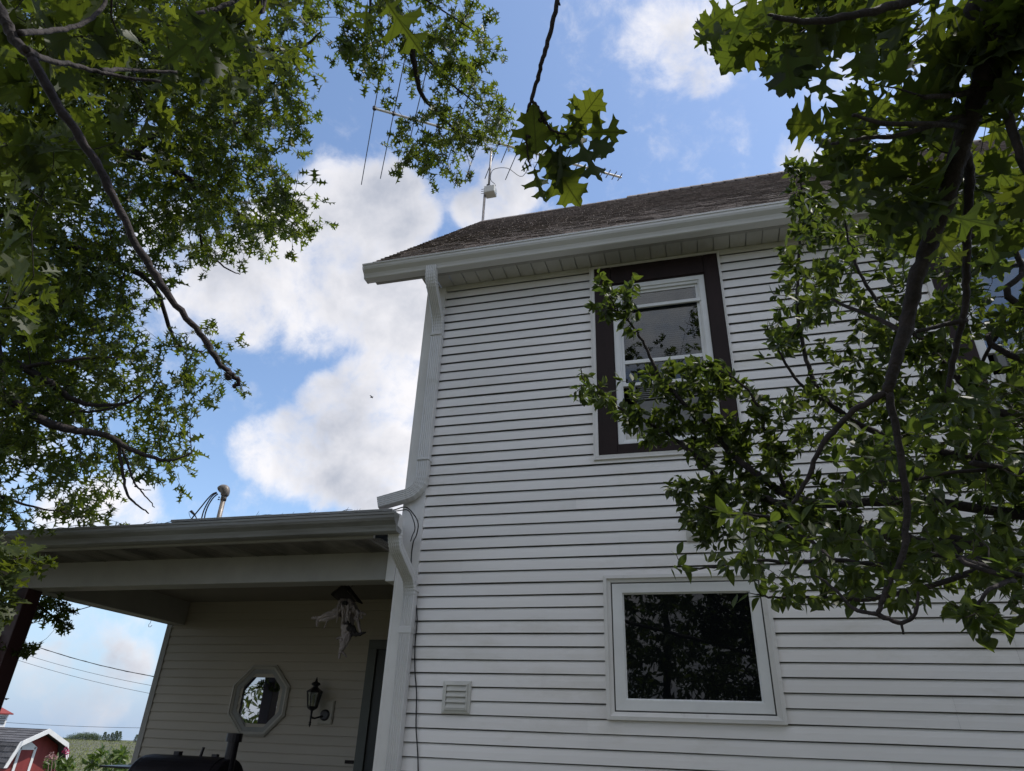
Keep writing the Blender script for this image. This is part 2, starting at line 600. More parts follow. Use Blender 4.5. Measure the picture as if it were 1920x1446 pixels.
rad = [0, 1.5, 3, 5, 7, 9, 11, 13, 15, 17, 20, 24, 30, 38, 50, 65, 85, 110, 140, 170, 200, 220, 235, 250, 280, 340, 500, 800, 1400, 2500]
g = MB()
vs, fs = [], []
NS = 96
for i, r in enumerate(rad):
    for k in range(NS):
        a = 2 * math.pi * k / NS
        x, y = r * math.cos(a), r * math.sin(a)
        vs.append((x, y, gz(x, y)))
for i in range(len(rad) - 1):
    for k in range(NS):
        k2 = (k + 1) % NS
        fs.append((i * NS + k, (i + 1) * NS + k, (i + 1) * NS + k2, i * NS + k2))
g.add(vs, fs)
gm = mat('grass_ground', (.070, .070, .042), .95, (.048, .048, .032), .9, .6, 6, detail=10, col3=(.10, .10, .05), c3scale=.12, c3t=(.45, .65))
tag(g.build('ground', gm, smooth=True), kind='structure')

# ---------------------------------------------------------------- farmhouse
H = empty('farmhouse', (0, 8.6, 0), 'two-storey white clapboard farmhouse with brown shingle roof and open side porch', 'house')
Z = 1.6                  # window measurements below are heights over the eye
WY = 5.61
RZ0, RZP = -0.2155, 0.10160


def lap(mb, x0, x1, z0, z1, holes, phase, pitch, y, depth=.014, ax='x', closed=False, joints=()):
    """rows of lap siding in the plane y (front towards -y); holes = list of (x0,x1,z0,z1)"""
    k0 = math.floor((z0 - phase) / pitch) - 1
    k1 = math.ceil((z1 - phase) / pitch) + 1
    prof = [(0.0, -1.0), (.03, -1.08), (.08, -1.0), (.5, -.72), (.74, -.40), (.86, -.02), (.935, .30)]
    top_t = .935
    if closed:
        prof = [(0.0, -1.0), (.04, -1.06), (.10, -1.0), (.85, -.3), (.93, -.1), (1.0, .0)]
        top_t = 1.0
    for k in range(k0, k1):
        zb, zt = phase + k * pitch, phase + (k + 1) * pitch
        cuts = [max(zb, z0), min(zt, z1)]
        if cuts[0] >= cuts[1]:
            continue
        for h in holes:
            for zz in (h[2], h[3]):
                if cuts[0] < zz < cuts[1]:
                    cuts.append(zz)
        cuts = sorted(cuts)
        for a, b in zip(cuts[:-1], cuts[1:]):
            if b - a < 1e-4:
                continue
            zm = (a + b) / 2
            segs = [(x0, x1)]
            for h in holes:
                if h[2] < zm < h[3]:
                    ns = []
                    for (s0, s1) in segs:
                        if h[1] <= s0 or h[0] >= s1:
                            ns.append((s0, s1))
                        else:
                            if h[0] > s0: ns.append((s0, h[0]))
                            if h[1] < s1: ns.append((h[1], s1))
                    segs = ns
            # panel joints
            fin = []
            jj = sorted(j for (kk, j) in joints if kk == k // 2)
            lift = 0
            for (s0, s1) in segs:
                cur = s0
                for j in jj:
                    if cur < j < s1:
                        fin.append((cur, j, lift)); cur = j; lift = 1 - lift
                fin.append((cur, s1, lift))
            def yy(t):
                for (p, q), (p2, q2) in zip(prof[:-1], prof[1:]):
                    if p <= t <= p2 + 1e-9:
                        return q + (q2 - q) * (t - p) / (p2 - p)
                return 0
            ts = sorted(set([(a - zb) / pitch, (b - zb) / pitch] + [p[0] for p in prof if (a - zb) / pitch < p[0] < (b - zb) / pitch]))
            for (s0, s1, lf) in fin:
                off = -.0022 * lf
                cc = random.random()
                ts = [t for t in ts if t <= top_t + 1e-4]
                if not ts or ts[-1] - ts[0] < 1e-3:
                    continue
                if (b - zb) / pitch > top_t and ts[-1] < top_t - 1e-4:
                    ts.append(top_t)
                pts = [(y + yy(t) * depth + off, zb + t * pitch) for t in ts]
                if abs(a - zb) < 1e-5:
                    pts = [(y - depth * .82, zb + .004)] + pts if not closed else [(y + .002, zb)] + pts
                n = len(pts)
                nseg = max(1, int((s1 - s0) / .6))
                vsx, fsx = [], []
                for i in range(nseg + 1):
                    xx = s0 + (s1 - s0) * i / nseg
                    wob = .0012 * math.sin(xx * 2.1 + k * 1.7) + .0008 * math.sin(xx * 5.3 + k)
                    for (py, pz) in pts:
                        vsx.append((xx, py, pz + wob) if ax == 'x' else (py, xx, pz + wob))
                for i in range(nseg):
                    for q in range(n - 1):
                        fsx.append((i * n + q, (i + 1) * n + q, (i + 1) * n + q + 1, i * n + q + 1))
                mb.add(vsx, fsx, cc)


def sheet(mb, x0, x1, z0, z1, holes, y, ax='x'):
    xs = sorted(set([x0, x1] + [v for h in holes for v in h[:2] if x0 < v < x1]))
    for a, b in zip(xs[:-1], xs[1:]):
        zz = z0
        for h in sorted([h for h in holes if h[0] <= a + 1e-6 and h[1] >= b - 1e-6], key=lambda h: h[2]) + [(0, 0, z1, z1)]:
            if h[2] > zz + 1e-4:
                q = [(a, zz), (b, zz), (b, min(h[2], z1)), (a, min(h[2], z1))]
                mb.add([(p[0], y, p[1]) if ax == 'x' else (y, p[0], p[1]) for p in q], [(0, 1, 2, 3)])
            zz = h[3]


UW = (-.829, .452, 2.264 + Z, 4.385 + Z)     # upper window outer
LW = (-.781, .485, .184 + Z, 1.242 + Z)
URX = 2.99
UWR = (UW[0] + URX, UW[1] + URX, UW[2], UW[3])
phase = RZ0 + Z
jn = [(k, -2.3 + ((k * 1.37) % 3.1)) for k in range(-6, 40)] + [(k, 1.1 + ((k * 1.93) % 3.4)) for k in range(-6, 40)]
s = MB()
lap(s, -2.42, 6.6, .55, 4.405 + Z, [UW, LW, UWR], phase, RZP, WY, joints=jn)
s.build('wall', M['siding'], H)
s = MB()
sheet(s, -2.6, 6.6, .5, 6.0, [(UW[0] + .02, UW[1] - .02, UW[2] + .02, UW[3] - .02), (LW[0] + .02, LW[1] - .02, LW[2] + .02, LW[3] - .02), (UWR[0] + .02, UWR[1] - .02, UWR[2] + .02, UWR[3] - .02)], WY + .045)
sheet(s, WY + .045, 11.5, .5, 6.0, [(WY, 8.6, .4, 3.3)], -2.585, ax='y')
s.build('sheathing', mat('sheathing', (.22, .21, .19), .9), H)
# gable wall on the left, back wall and right wall
s = MB()
for (za, zb_) in ((.55, 4.41 + Z),):
    lap(s, WY + .1, 11.5, za, zb_, [(WY, 8.6, .4, 3.3)], phase, RZP, -2.62, ax='y')
s.quad((-2.62, WY + .1, 6.0), (-2.62, 11.5, 6.0), (-2.62, 8.56, 9.5))
s.build('wall', M['siding'], H)
s = MB()
s.box((-2.55, 11.45, .0), (6.55, 11.5, 6.0))
s.box((6.55, 5.64, .0), (6.6, 11.45, 6.0))
s.quad((6.6, 5.62, 6.0), (6.6, 11.5, 6.0), (6.6, 8.56, 9.5))
s.box((-2.55, 5.63, 0), (6.5, 5.75, .55))
s.build('foundation', mat('block', (.30, .29, .28), .9, (.22, .21, .20), 5, .5, 30), H)
s = MB()
s.box((-2.622, WY - .024, .5), (-2.42, WY + .03, 4.41 + Z))
s.box((-2.635, WY - .026, .5), (-2.605, WY + .10, 4.41 + Z))
s.build('corner_post', M['trim'], H, bevel=.004)
# frieze at the top of the wall
s = MB()
s.box((-2.42, WY - .027, 4.36 + Z), (6.6, WY + .004, 4.409 + Z))
s.build('frieze', mat('frieze', (.62, .60, .54), .5, (.52, .50, .43), 4), H, bevel=.003)

# soffit with vented panels
s = MB()
zs = 4.41 + Z
x = -2.63
i = 0
while x < 6.9:
    w = .152 if x + .152 < 6.9 else 6.9 - x
    s.box((x + .005, 5.37, zs), (x + w - .005, WY + .02, zs + .012), random.random())
    s.box((x - .006, 5.37, zs + .016), (x + .006, WY + .02, zs + .03))
    if i % 2 == 0:
        s.box((x + .004, 5.37, zs - .004), (x + .010, WY + .0, zs))
    x += w
    i += 1
s.build('soffit', M['soffit'], H)
s = MB()
s.box((-3.15, 5.335, zs - .012), (6.9, 5.375, zs + .19))
s.build('fascia', M['fascia'], H, bevel=.003)
# rake boards
e = np.array([0, math.cos(math.atan(1.05)), math.sin(math.atan(1.05))])
nr = np.array([0, -e[2], e[1]])
eave = np.array([0, 5.24, 8.11 + Z - 1.05 * (8.58 - 5.24)])
ridge = np.array([0, 8.58, 8.11 + Z])
SL = np.linalg.norm(ridge - eave)
s = MB()
a, b = eave - nr * .03, ridge - nr * .03
for (q0, q1) in ((a, b), ((np.array([0, 17.16 - a[1], a[2]])), b)):
    vs = []
    for X_ in (-3.165, -3.14):
        for pt in (q0, q1):
            vs += [(X_, pt[1], pt[2]), (X_, pt[1], pt[2] - .19)]
    s.add(vs, [(0, 2, 3, 1), (4, 5, 7, 6), (1, 3, 7, 5), (0, 1, 5, 4), (2, 6, 7, 3), (0, 4, 6, 2)])
s.build('rake_board', M['trim'], H)
s = MB()
for sg in (1, -1):
    q0 = (eave[1] if sg > 0 else 17.16 - eave[1], eave[2] - .16)
    s.add([(-3.14, q0[0], q0[1]), (-2.62, q0[0], q0[1]), (-2.62, 8.58, ridge[2] - .2), (-3.14, 8.58, ridge[2] - .2)], [(0, 1, 2, 3)])
s.build('rake_soffit', M['soffit'], H)


# roof : individually laid shingle tabs on a deck
def shingles(mb, O, ex, es, en, length, slope, expo, tabw, th, seed, edge=(0, 0)):
    rr = random.Random(seed)
    n = int(slope / expo) + 1
    for r_ in range(n):
        s0 = r_ * expo
        s1 = min(s0 + expo + .03, slope)
        x = -rr.random() * tabw
        while x < length:
            w = tabw * rr.uniform(.35, 1.3)
            a_, b_ = max(x, -rr.uniform(0, .012)), min(x + w - .004, length + rr.uniform(0, .012))
            if b_ - a_ > .01:
                t = th * rr.choice((.75, .9, 1.0, 1.25))
                ds = rr.uniform(-.003, .003)
                P = lambda u, v, h: O + ex * u + es * v + en * h
                mb.add([P(a_, s0 + ds, 0), P(b_, s0 + ds, 0), P(b_, s0 + ds, t + .006), P(a_, s0 + ds, t + .006), P(b_, s1, .001), P(a_, s1, .001)],
                       [(0, 1, 2, 3), (3, 2, 4, 5), (0, 3, 5), (1, 4, 2)], rr.random())
            x += w
    mb.add([O, O + ex * length, O + ex * length + es * slope, O + es * slope], [(0, 1, 2, 3)], .3)
    q = [O - en * .03, O + ex * length - en * .03, O + ex * length + es * slope - en * .03, O + es * slope - en * .03]
    mb.add(q, [(3, 2, 1, 0)], .3)
    mb.add([O, O + ex * length, O + ex * length - en * .03, O - en * .03], [(0, 3, 2, 1)], .3)


s = MB()
shingles(s, eave + np.array([-3.165, 0, 0]), np.array([1.0, 0, 0]), e, nr, 10.2, SL, .120, .17, .0065, 3)
e2 = np.array([0, -e[1], e[2]])
shingles(s, np.array([7.035, 17.16 - eave[1], eave[2]]), np.array([-1.0, 0, 0]), e2, np.array([0, e[2], e[1]]), 10.2, SL, .28, .5, .009, 4)
# ridge cap: plain cap, then the raised vent strip
for i in range(60):
    x0 = -3.165 + i * .17
    up = .004 if x0 < -.70 else .035
    zc = ridge[2] + up
    s.add([(x0, 8.44, zc - .135), (x0 + .19, 8.44, zc - .142), (x0 + .19, 8.58, zc + .008), (x0, 8.58, zc + .016), (x0, 8.72, zc - .135), (x0 + .19, 8.72, zc - .142)],
          [(0, 1, 2, 3), (3, 2, 5, 4)], .1 + random.random() * .3)
    s.add([(x0, 8.44, zc - .135), (x0 + .19, 8.44, zc - .142), (x0 + .19, 8.44, zc - .142 - up), (x0, 8.44, zc - .135 - up)], [(0, 3, 2, 1)], .0)
s.build('roof', M['shingle'], H)

# upper gutter (ogee profile) with end caps
gp = [(5.335, 4.552), (5.335, 4.43), (5.325, 4.412), (5.245, 4.412), (5.235, 4.418), (5.228, 4.438), (5.215, 4.462), (5.195, 4.478), (5.178, 4.492), (5.168, 4.512), (5.166, 4.535), (5.158, 4.538), (5.156, 4.556), (5.172, 4.560), (5.176, 4.552)]
gp = [(a, b - .018) for a, b in gp]


def gutter(mb, prof, x0, x1, zoff, endcaps=(True, True)):
    inner = [(p[0], p[1]) for p in prof]
    n = len(prof)
    nx = max(2, int((x1 - x0) / .7))
    vs, fs = [], []
    for i in range(nx + 1):
        xx = x0 + (x1 - x0) * i / nx
        for p in prof:
            vs.append((xx, p[0], p[1] + zoff + .0015 * math.sin(xx * 1.9)))
    for i in range(nx):
        for q in range(n - 1):
            fs.append((i * n + q, i * n + q + 1, (i + 1) * n + q + 1, (i + 1) * n + q))
    mb.add(vs, fs)
    # trough bed: leaves and dirt lie below the lip, the gutter is a dark channel from above
    zb2 = prof[3][1] + zoff + .03
    mb.add([(x0, prof[4][0], zb2), (x1, prof[4][0], zb2), (x1, prof[1][0], zb2), (x0, prof[1][0], zb2)], [(0, 1, 2, 3)])
    for xx, on in ((x0, endcaps[0]), (x1, endcaps[1])):
        if on:
            sg = -1 if xx == x0 else 1
            k = [(xx + sg * .001, p[0], p[1] + zoff) for p in prof[:-2]]
            mb.add(k, [tuple(range(len(k)))])
            k2 = [(xx + sg * .004, p[0], p[1] + zoff) for p in prof[1:-3]]


s = MB()
gutter(s, gp, -3.235, 7.1, Z)
for xx in (-3.235, 7.1):
    pf = [(p[0] + (.004 if p[0] < 5.3 else 0), p[1] + Z) for p in gp[:-2]]
    pf2 = [(p[0] - .006 if p[0] < 5.3 else p[0], p[1] + Z - .004) for p in gp[:-2]]
    s.prism(pf2, 'x', xx - .003, xx + .008)
gu = s.build('gutter', M['gutter'], H, smooth=False)
for xx in (-.05, 3.0, 6.0):      # slip-joint seams of the gutter
    s = MB()
    pf = [(p[0] - .003, p[1] + Z - .002) for p in gp[3:-2]] + [(p[0] + .002, p[1] + Z + .002) for p in gp[3:-2]][::-1]
    s.prism(pf, 'x', xx, xx + .012)
    s.build('gutter_seam', M['gutter'], gu)


# ---- downspouts
def downspout(path, w, d, side0, name='downspout'):
    """path: list of (point, bend?)"""
    mb = MB()
    P = [np.array(p[0], float) for p in path]
    pf = []
    nrib = 5
    for i in range(nrib * 2 + 1):
        t = i / (nrib * 2)
        pf.append((-w / 2 + .006 + (w - .012) * t, -d / 2 + (0.0 if i % 2 == 0 else .009)))
    pf = [(-w / 2, -d / 2 + .007)] + pf + [(w / 2, -d / 2 + .007), (w / 2, -d * .1), (w / 2 - .003, 0), (w / 2, d * .1), (w / 2, d / 2 - .004), (w / 2 - .004, d / 2), (-w / 2 + .004, d / 2), (-w / 2, d / 2 - .004), (-w / 2, d * .1), (-w / 2 + .003, 0), (-w / 2, -d * .1)]
    n = len(pf)
    vs, fs = [], []
    A = np.array(side0, float)
    for i, p in enumerate(P):
        t = P[min(i + 1, len(P) - 1)] - P[max(0, i - 1)]
        t /= np.linalg.norm(t)
        A = A - t * (A @ t)
        A /= np.linalg.norm(A)
        B = np.cross(A, t)       # depth direction, towards the wall
        sc_ = path[i][1]
        for (a_, b_) in pf:
            vs.append(p + A * a_ * sc_ + B * b_ * sc_)
    for i in range(len(P) - 1):
        for k in range(n):
            k2 = (k + 1) % n
            fs.append((i * n + k, i * n + k2, (i + 1) * n + k2, (i + 1) * n + k))
    fs += [tuple(range(n))]
    mb.add(vs, fs)
    # inner dark mouth at the lower end
    return mb


def arcpath(segs, pleat=.012):
    """segs: list of corner points; corners rounded by radius and pleated"""
    out = []
    n = len(segs)
    for i, (p, r) in enumerate(segs):
        p = np.array(p, float)
        if i == 0 or i == n - 1:
            out.append((p, 1.0))
            continue
        a = np.array(segs[i - 1][0], float) - p
        b = np.array(segs[i + 1][0], float) - p
        a /= np.linalg.norm(a)
        b /= np.linalg.norm(b)
        m_ = 12
        for k in range(m_ + 1):
            t = k / m_
            q = (1 - t) ** 2 * (p + a * r) + 2 * t * (1 - t) * p + t * t * (p + b * r)
            out.append((q, 1.03 if k % 2 else .96))
    # straight parts get a few rings
    fin = []
    for (p, s1), (q, s2) in zip(out[:-1], out[1:]):
        fin.append((p, s1))
        L_ = np.linalg.norm(q - p)
        if L_ > .25:
            fin.append((p + (q - p) * .02, 1.0))
            fin.append((q - (q - p) * .02, 1.0))
    fin.append(out[-1])
    return fin


xc = -2.452
pth = arcpath([((xc, 5.235, 4.42 + Z), 0), ((xc, 5.235, 4.27 + Z), .10), ((xc, 5.555, 3.93 + Z), .12), ((xc - .005, 5.555, 2.045 + Z), .15), ((-2.845, 5.50, 1.93 + Z), 0)])
mb = downspout(pth, .112, .082, (1, 0, 0))
ds = mb.build('downspout', M['gutter'], H)
for zz in (3.75, 2.35):
    s = MB()
    s.box((xc - .062, 5.507, zz + Z), (xc + .060, 5.60, zz + Z + .022))
    s.box((xc - .003, 5.503, zz + Z + .007), (xc + .005, 5.51, zz + Z + .015), .2)
    s.build('strap', M['gutter'], ds)
# porch gutter downspout
pth = arcpath([((-2.452, 5.115, 1.57 + Z), 0), ((-2.452, 5.115, 1.44 + Z), .09), ((-2.452, 5.545, 1.215 + Z), .12), ((-2.447, 5.555, .25), 0)])
mb = downspout(pth, .104, .082, (1, 0, 0))
ds = mb.build('downspout', M['gutter'], H)
for zz, hh in ((.79, .055), (1.14, .02)):
    s = MB()
    s.box((-2.452 - .058, 5.506, zz + Z), (-2.452 + .057, 5.60, zz + Z + hh))
    for k in range(3):
        s.box((-2.452 - .061, 5.503, zz + Z + .005 + k * .018), (-2.452 + .060, 5.60, zz + Z + .013 + k * .018)) if hh > .03 else None
    s.build('strap', M['gutter'], ds)


def rect(u0, u1, z0, z1):
    return [(u0, z0 + Z), (u1, z0 + Z), (u1, z1 + Z), (u0, z1 + Z)]


# ---- upper windows
def upper_window(dx, glass, label):
    y = WY
    X0 = lambda a: a + dx
    r_ = lambda a, b, c, d: rect(a + dx, b + dx, c, d)
    w_ = MB()
    for (a_, b_, c_, d__) in ((-.786, -.620, 2.300, 4.372), (.300, .435, 2.300, 4.372), (-.6185, .2985, 4.160, 4.372), (-.6185, .2985, 2.300, 2.395)):
        w_.box((a_ + dx, y - .028 - (.002 if b_ - a_ < .5 else 0), c_ + Z), (b_ + dx, y + .05, d__ + Z), random.random())
    w_.ring(r_(-.640, .320, 2.375, 4.180), r_(-.612, .290, 2.400, 4.150), y - .020, y - .016, y + .06, c=.2)
    w = w_.build('window', M['brown'], H, bevel=.003)
    w['label'] = label
    s = MB()
    s.ring(r_(-.829, .454, 2.264, 4.388), r_(-.788, .437, 2.298, 4.374), y - .027, y - .034, y + .02)
    s.ring(r_(-.834, .459, 2.258, 4.390), r_(-.824, .449, 2.268, 4.385), y - .037, y - .037, y + .02)
    s.build('outer_trim', M['trim'], w)
    s = MB()
    yf = y - .006
    s.ring(r_(-.612, .290, 2.383, 4.150), r_(-.560, .238, 2.42, 4.100), yf, yf, y + .05)
    s.ring(r_(-.562, .240, 2.42, 4.102), r_(-.546, .224, 2.45, 4.072), yf + .012, yf + .016, y + .05)
    s.box((X0(-.56), yf + .004, 3.850 + Z), (X0(.238), yf + .026, 3.884 + Z))
    s.build('frame', M['white'], w, bevel=.002)
    s = MB()
    s.ring(r_(-.546, .224, 3.018, 4.072), r_(-.522, .198, 3.030, 4.046), y + .03, y + .032, y + .06)
    s.box((X0(-.522), y + .028, 3.240 + Z), (X0(.198), y + .058, 3.278 + Z))
    s.box((X0(-.550), y + .004, 2.988 + Z), (X0(.230), y + .045, 3.020 + Z))
    s.build('sash', M['white'], w, bevel=.002)
    s = MB()
    s.box((X0(-.546), y + .040, 3.02 + Z), (X0(.224), y + .044, 4.072 + Z))
    s.build('pane', glass, w)
    s = MB()       # window fan panel in the open lower half
    s.box((X0(-.49), y - .01, 2.85 + Z), (X0(-.435), y + .05, 2.985 + Z))
    s.box((X0(-.43), y + .03, 2.42 + Z), (X0(.21), y + .05, 2.83 + Z), .1)
    for k in range(7):
        zz = 2.845 + k * .0205
        s.box((X0(-.42), y + .02, zz + Z), (X0(.2), y + .05, zz + .009 + Z), .3)
    s.build('louvre_panel', mat('louvre_grey', (.16, .16, .155), .5, (.12, .12, .115), 5), w)
    s = MB()
    for k in range(9):
        s.box((X0(-.55 + k * .014), y + .03 + (.006 if k % 2 else 0), 2.43 + Z), (X0(-.55 + (k + 1) * .014), y + .05, 2.80 + Z))
    s.build('side_panel', M['alu'], w)
    s = MB()
    for k in range(44):
        zz = 3.02 + k * .024
        s.add([(X0(-.53), y + .10, zz + Z), (X0(.21), y + .10, zz + Z), (X0(.21), y + .118, zz + .016 + Z), (X0(-.53), y + .118, zz + .016 + Z)], [(0, 1, 2, 3)], random.random())
    s.build('blind', M['blind'], w)
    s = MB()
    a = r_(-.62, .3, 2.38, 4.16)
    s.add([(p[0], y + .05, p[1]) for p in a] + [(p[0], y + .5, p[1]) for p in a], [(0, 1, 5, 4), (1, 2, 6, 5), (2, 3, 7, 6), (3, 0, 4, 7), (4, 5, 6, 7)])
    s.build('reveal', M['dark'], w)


upper_window(0, M['glass_up'], 'brown cased sash window with louvred lower half')
upper_window(URX, M['glass_right'], 'brown cased sash window behind the branches')

# ---- picture window
w_ = MB()
y = WY
w_.ring(rect(-.781, .485, .184, 1.242), rect(-.752, .456, .212, 1.214), y - .040, y - .044, y + .02)
w_.ring(rect(-.754, .458, .210, 1.216), rect(-.722, .424, .240, 1.186), y - .030, y - .022, y + .03)
w = w_.build('window', M['trim'], H, bevel=.002)
w['label'] = 'white framed picture window with dark glass'
s = MB()
s.ring(rect(-.722, .424, .240, 1.186), rect(-.712, .414, .250, 1.177), y - .006, y - .006, y + .03, c=.1)
s.build('gasket', mat('dark_gap', (.10, .10, .095), .8), w)
s = MB()
s.ring(rect(-.712, .414, .250, 1.177), rect(-.632, .345, .324, 1.104), y - .018, y - .014, y + .04)
s.ring(rect(-.634, .347, .322, 1.106), rect(-.622, .335, .334, 1.094), y - .004, y + .006, y + .04)
s.build('sash', M['white'], w, bevel=.003)
s = MB()
s.box((-.63, y + .014, .325 + Z), (.343, y + .018, 1.103 + Z))
s.build('pane', M['glass_dark'], w)
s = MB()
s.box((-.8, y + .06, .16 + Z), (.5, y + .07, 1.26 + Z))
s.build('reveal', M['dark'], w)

# ---- wall vents


def vent(u0, u1, z0, z1, rows, label):
    s = MB()
    y = WY - .012
    s.ring(rect(u0, u1, z0, z1), rect(u0 + .022, u1 - .022, z0 + .022, z1 - .022), y - .018, y - .024, y + .02)
    s.ring(rect(u0 + .022, u1 - .022, z0 + .022, z1 - .022), rect(u0 + .034, u1 - .034, z0 + .034, z1 - .034), y - .034, y - .036, y)
    v = s.build('wall_vent', M['plastic_vent'], H, bevel=.002)
    v['label'] = label
    s = MB()
    hh = (z1 - z0 - .07) / rows
    for k in range(rows):
        zz = z0 + .035 + k * hh + Z
        s.add([(u0 + .036, y - .034, zz + .004), (u1 - .036, y - .034, zz + .004), (u1 - .036, y - .020, zz + hh), (u0 + .036, y - .020, zz + hh), (u0 + .036, y - .012, zz + .003), (u1 - .036, y - .012, zz + .003)],
              [(0, 1, 2, 3), (0, 4, 5, 1)], random.random())
        s.box((u0 + .036, y - .037, zz + .001), (u1 - .036, y - .030, zz + .007))
    s.box((u0 + .03, y - .012, z0 + .03 + Z), (u1 - .03, y - .008, z1 - .03 + Z), .1)
    s.build('flap', M['plastic_vent'], v)


M['plastic_vent'] = mat('plastic_vent', (.62, .61, .57), .5, (.54, .53, .49), 5, var=.05)
vent(-2.097, -1.861, .196, .433, 4, 'square cream dryer vent low on the wall')
vent(-.092, .125, 1.505, 1.80, 3, 'square vent half hidden by the leaves')

# ---- porch
PB = 8.1
s = MB()
OC = (-5.458, .371)


def octo(ap):
    r = ap / math.cos(math.pi / 8)
    return [(OC[0] + r * math.cos(math.pi / 8 + k * math.pi / 4), OC[1] + Z + r * math.sin(math.pi / 8 + k * math.pi / 4)) for k in range(8)]


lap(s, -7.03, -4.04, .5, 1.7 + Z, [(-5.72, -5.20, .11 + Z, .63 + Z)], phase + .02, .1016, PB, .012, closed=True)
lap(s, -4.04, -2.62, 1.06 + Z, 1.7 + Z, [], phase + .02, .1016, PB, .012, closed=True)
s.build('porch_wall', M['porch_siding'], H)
s = MB()
sheet(s, -7.03, -2.62, .5, 3.2, [(-5.72, -5.20, .11 + Z, .63 + Z), (-3.935, -2.62, .4, .97 + Z)], PB + .04)
s.build('sheathing', mat('porch_sheathing', (.05, .047, .04), .9), H)
s = MB()
s.box((-7.115, PB - .02, .4), (-7.03, PB + .10, 1.62 + Z))
s.build('corner_post', M['fascia'], H, bevel=.004)
s = MB()
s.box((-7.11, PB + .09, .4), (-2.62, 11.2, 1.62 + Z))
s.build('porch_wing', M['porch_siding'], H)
# beam, side beam, post, ceiling, floor
s = MB()
s.box((-7.0, WY + .0, 1.255 + Z), (-2.66, WY + .20, 1.515 + Z))
s.box((-7.0, WY + .20, 1.262 + Z), (-6.82, PB - .03, 1.60 + Z))
s.box((-7.012, WY + .20, 1.256 + Z), (-6.985, PB - .03, 1.285 + Z))
s.build('porch_beam', M['fascia'], H, bevel=.006)
s = MB()
s.box((-2.72, WY - .035, 1.235 + Z), (-2.637, WY + .16, 1.515 + Z))
s.build('beam_cap', M['trim'], H, bevel=.003)
s = MB()
s.box((-6.99, WY + .01, .3), (-6.80, WY + .19, 1.255 + Z))
s.build('porch_post', M['post'], H, bevel=.008)
s = MB()
s.box((-6.83, WY + .18, 1.565 + Z), (-2.60, PB + .02, 1.59 + Z))
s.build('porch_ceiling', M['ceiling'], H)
s = MB()
s.box((-7.1, WY - .1, .35), (-2.62, PB, .5))
s.box((-7.0, WY, -.8), (-2.64, PB, .35))
s.build('porch_floor', mat('deck', (.20, .18, .16), .8, (.14, .125, .11), 6, .3, 20, stretch=(.2, 1, 1)), H)
# porch soffit panels
s = MB()
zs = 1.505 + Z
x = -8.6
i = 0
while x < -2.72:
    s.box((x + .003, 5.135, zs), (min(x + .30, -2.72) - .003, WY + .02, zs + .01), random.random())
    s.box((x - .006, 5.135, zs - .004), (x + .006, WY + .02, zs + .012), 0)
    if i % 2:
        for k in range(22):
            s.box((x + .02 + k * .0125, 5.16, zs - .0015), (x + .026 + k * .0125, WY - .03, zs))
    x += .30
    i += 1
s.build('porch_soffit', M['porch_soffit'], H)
s = MB()
s.box((-8.6, 5.095, zs - .012), (-2.645, 5.137, zs + .155))
s.build('fascia', M['fascia'], H, bevel=.003)
gp2 = [(p[0] - 5.335 + 5.095, p[1] - 4.43 + 1.545) for p in gp]
s = MB()
gutter(s, gp2, -8.62, -2.395, Z)
for xx in (-8.62, -2.395):
    s.prism([(p[0] - .005, p[1] + Z) for p in gp2[:-2]], 'x', xx - .004, xx + .006)
pg = s.build('gutter', M['old_gutter'], H)
s = MB()
s.prism([(5.093, 1.54 + Z), (5.093, 1.66 + Z), (5.02, 1.665 + Z), (5.0, 1.56 + Z)], 'x', -2.396, -2.386)
s.build('end_cap', M['trim'], pg)
# gutter guard strip
s = MB()
for k in range(190):
    x0 = -4.6 + k * .0115
    s.box((x0, 4.93, 1.664 + Z), (x0 + .006, 5.10, 1.669 + Z + .012))
for k in range(3):
    s.box((-4.6, 4.93 + k * .07, 1.668 + Z), (-2.42, 4.938 + k * .07, 1.684 + Z))
s.build('gutter_guard', mat('grey_mesh', (.45, .45, .44), .5), pg)
# low roof
s = MB()
O = np.array([-8.6, 5.03, 1.665 + Z])
sl = math.atan(.14)
es = np.array([0, math.cos(sl), math.sin(sl)])
en = np.array([0, -math.sin(sl), math.cos(sl)])
shingles(s, O, np.array([1.0, 0, 0]), es, en, 5.96, 3.6, .16, .28, .008, 9)
s.build('porch_roof', M['shingle'], H)
s = MB()
s.add([(-8.55, 8.55, 1.55 + Z), (-8.55, 5.2, 1.55 + Z), (-8.55, 5.2, 1.64 + Z), (-8.55, 8.55, 2.1 + Z)], [(0, 1, 2, 3)])
s.add([(-8.6, WY + .2, 1.60 + Z), (-7.0, WY + .2, 1.60 + Z), (-7.0, 8.6, 1.60 + Z), (-8.6, 8.6, 1.60 + Z)], [(0, 1, 2, 3)])
s.build('porch_soffit', M['porch_soffit'], H)

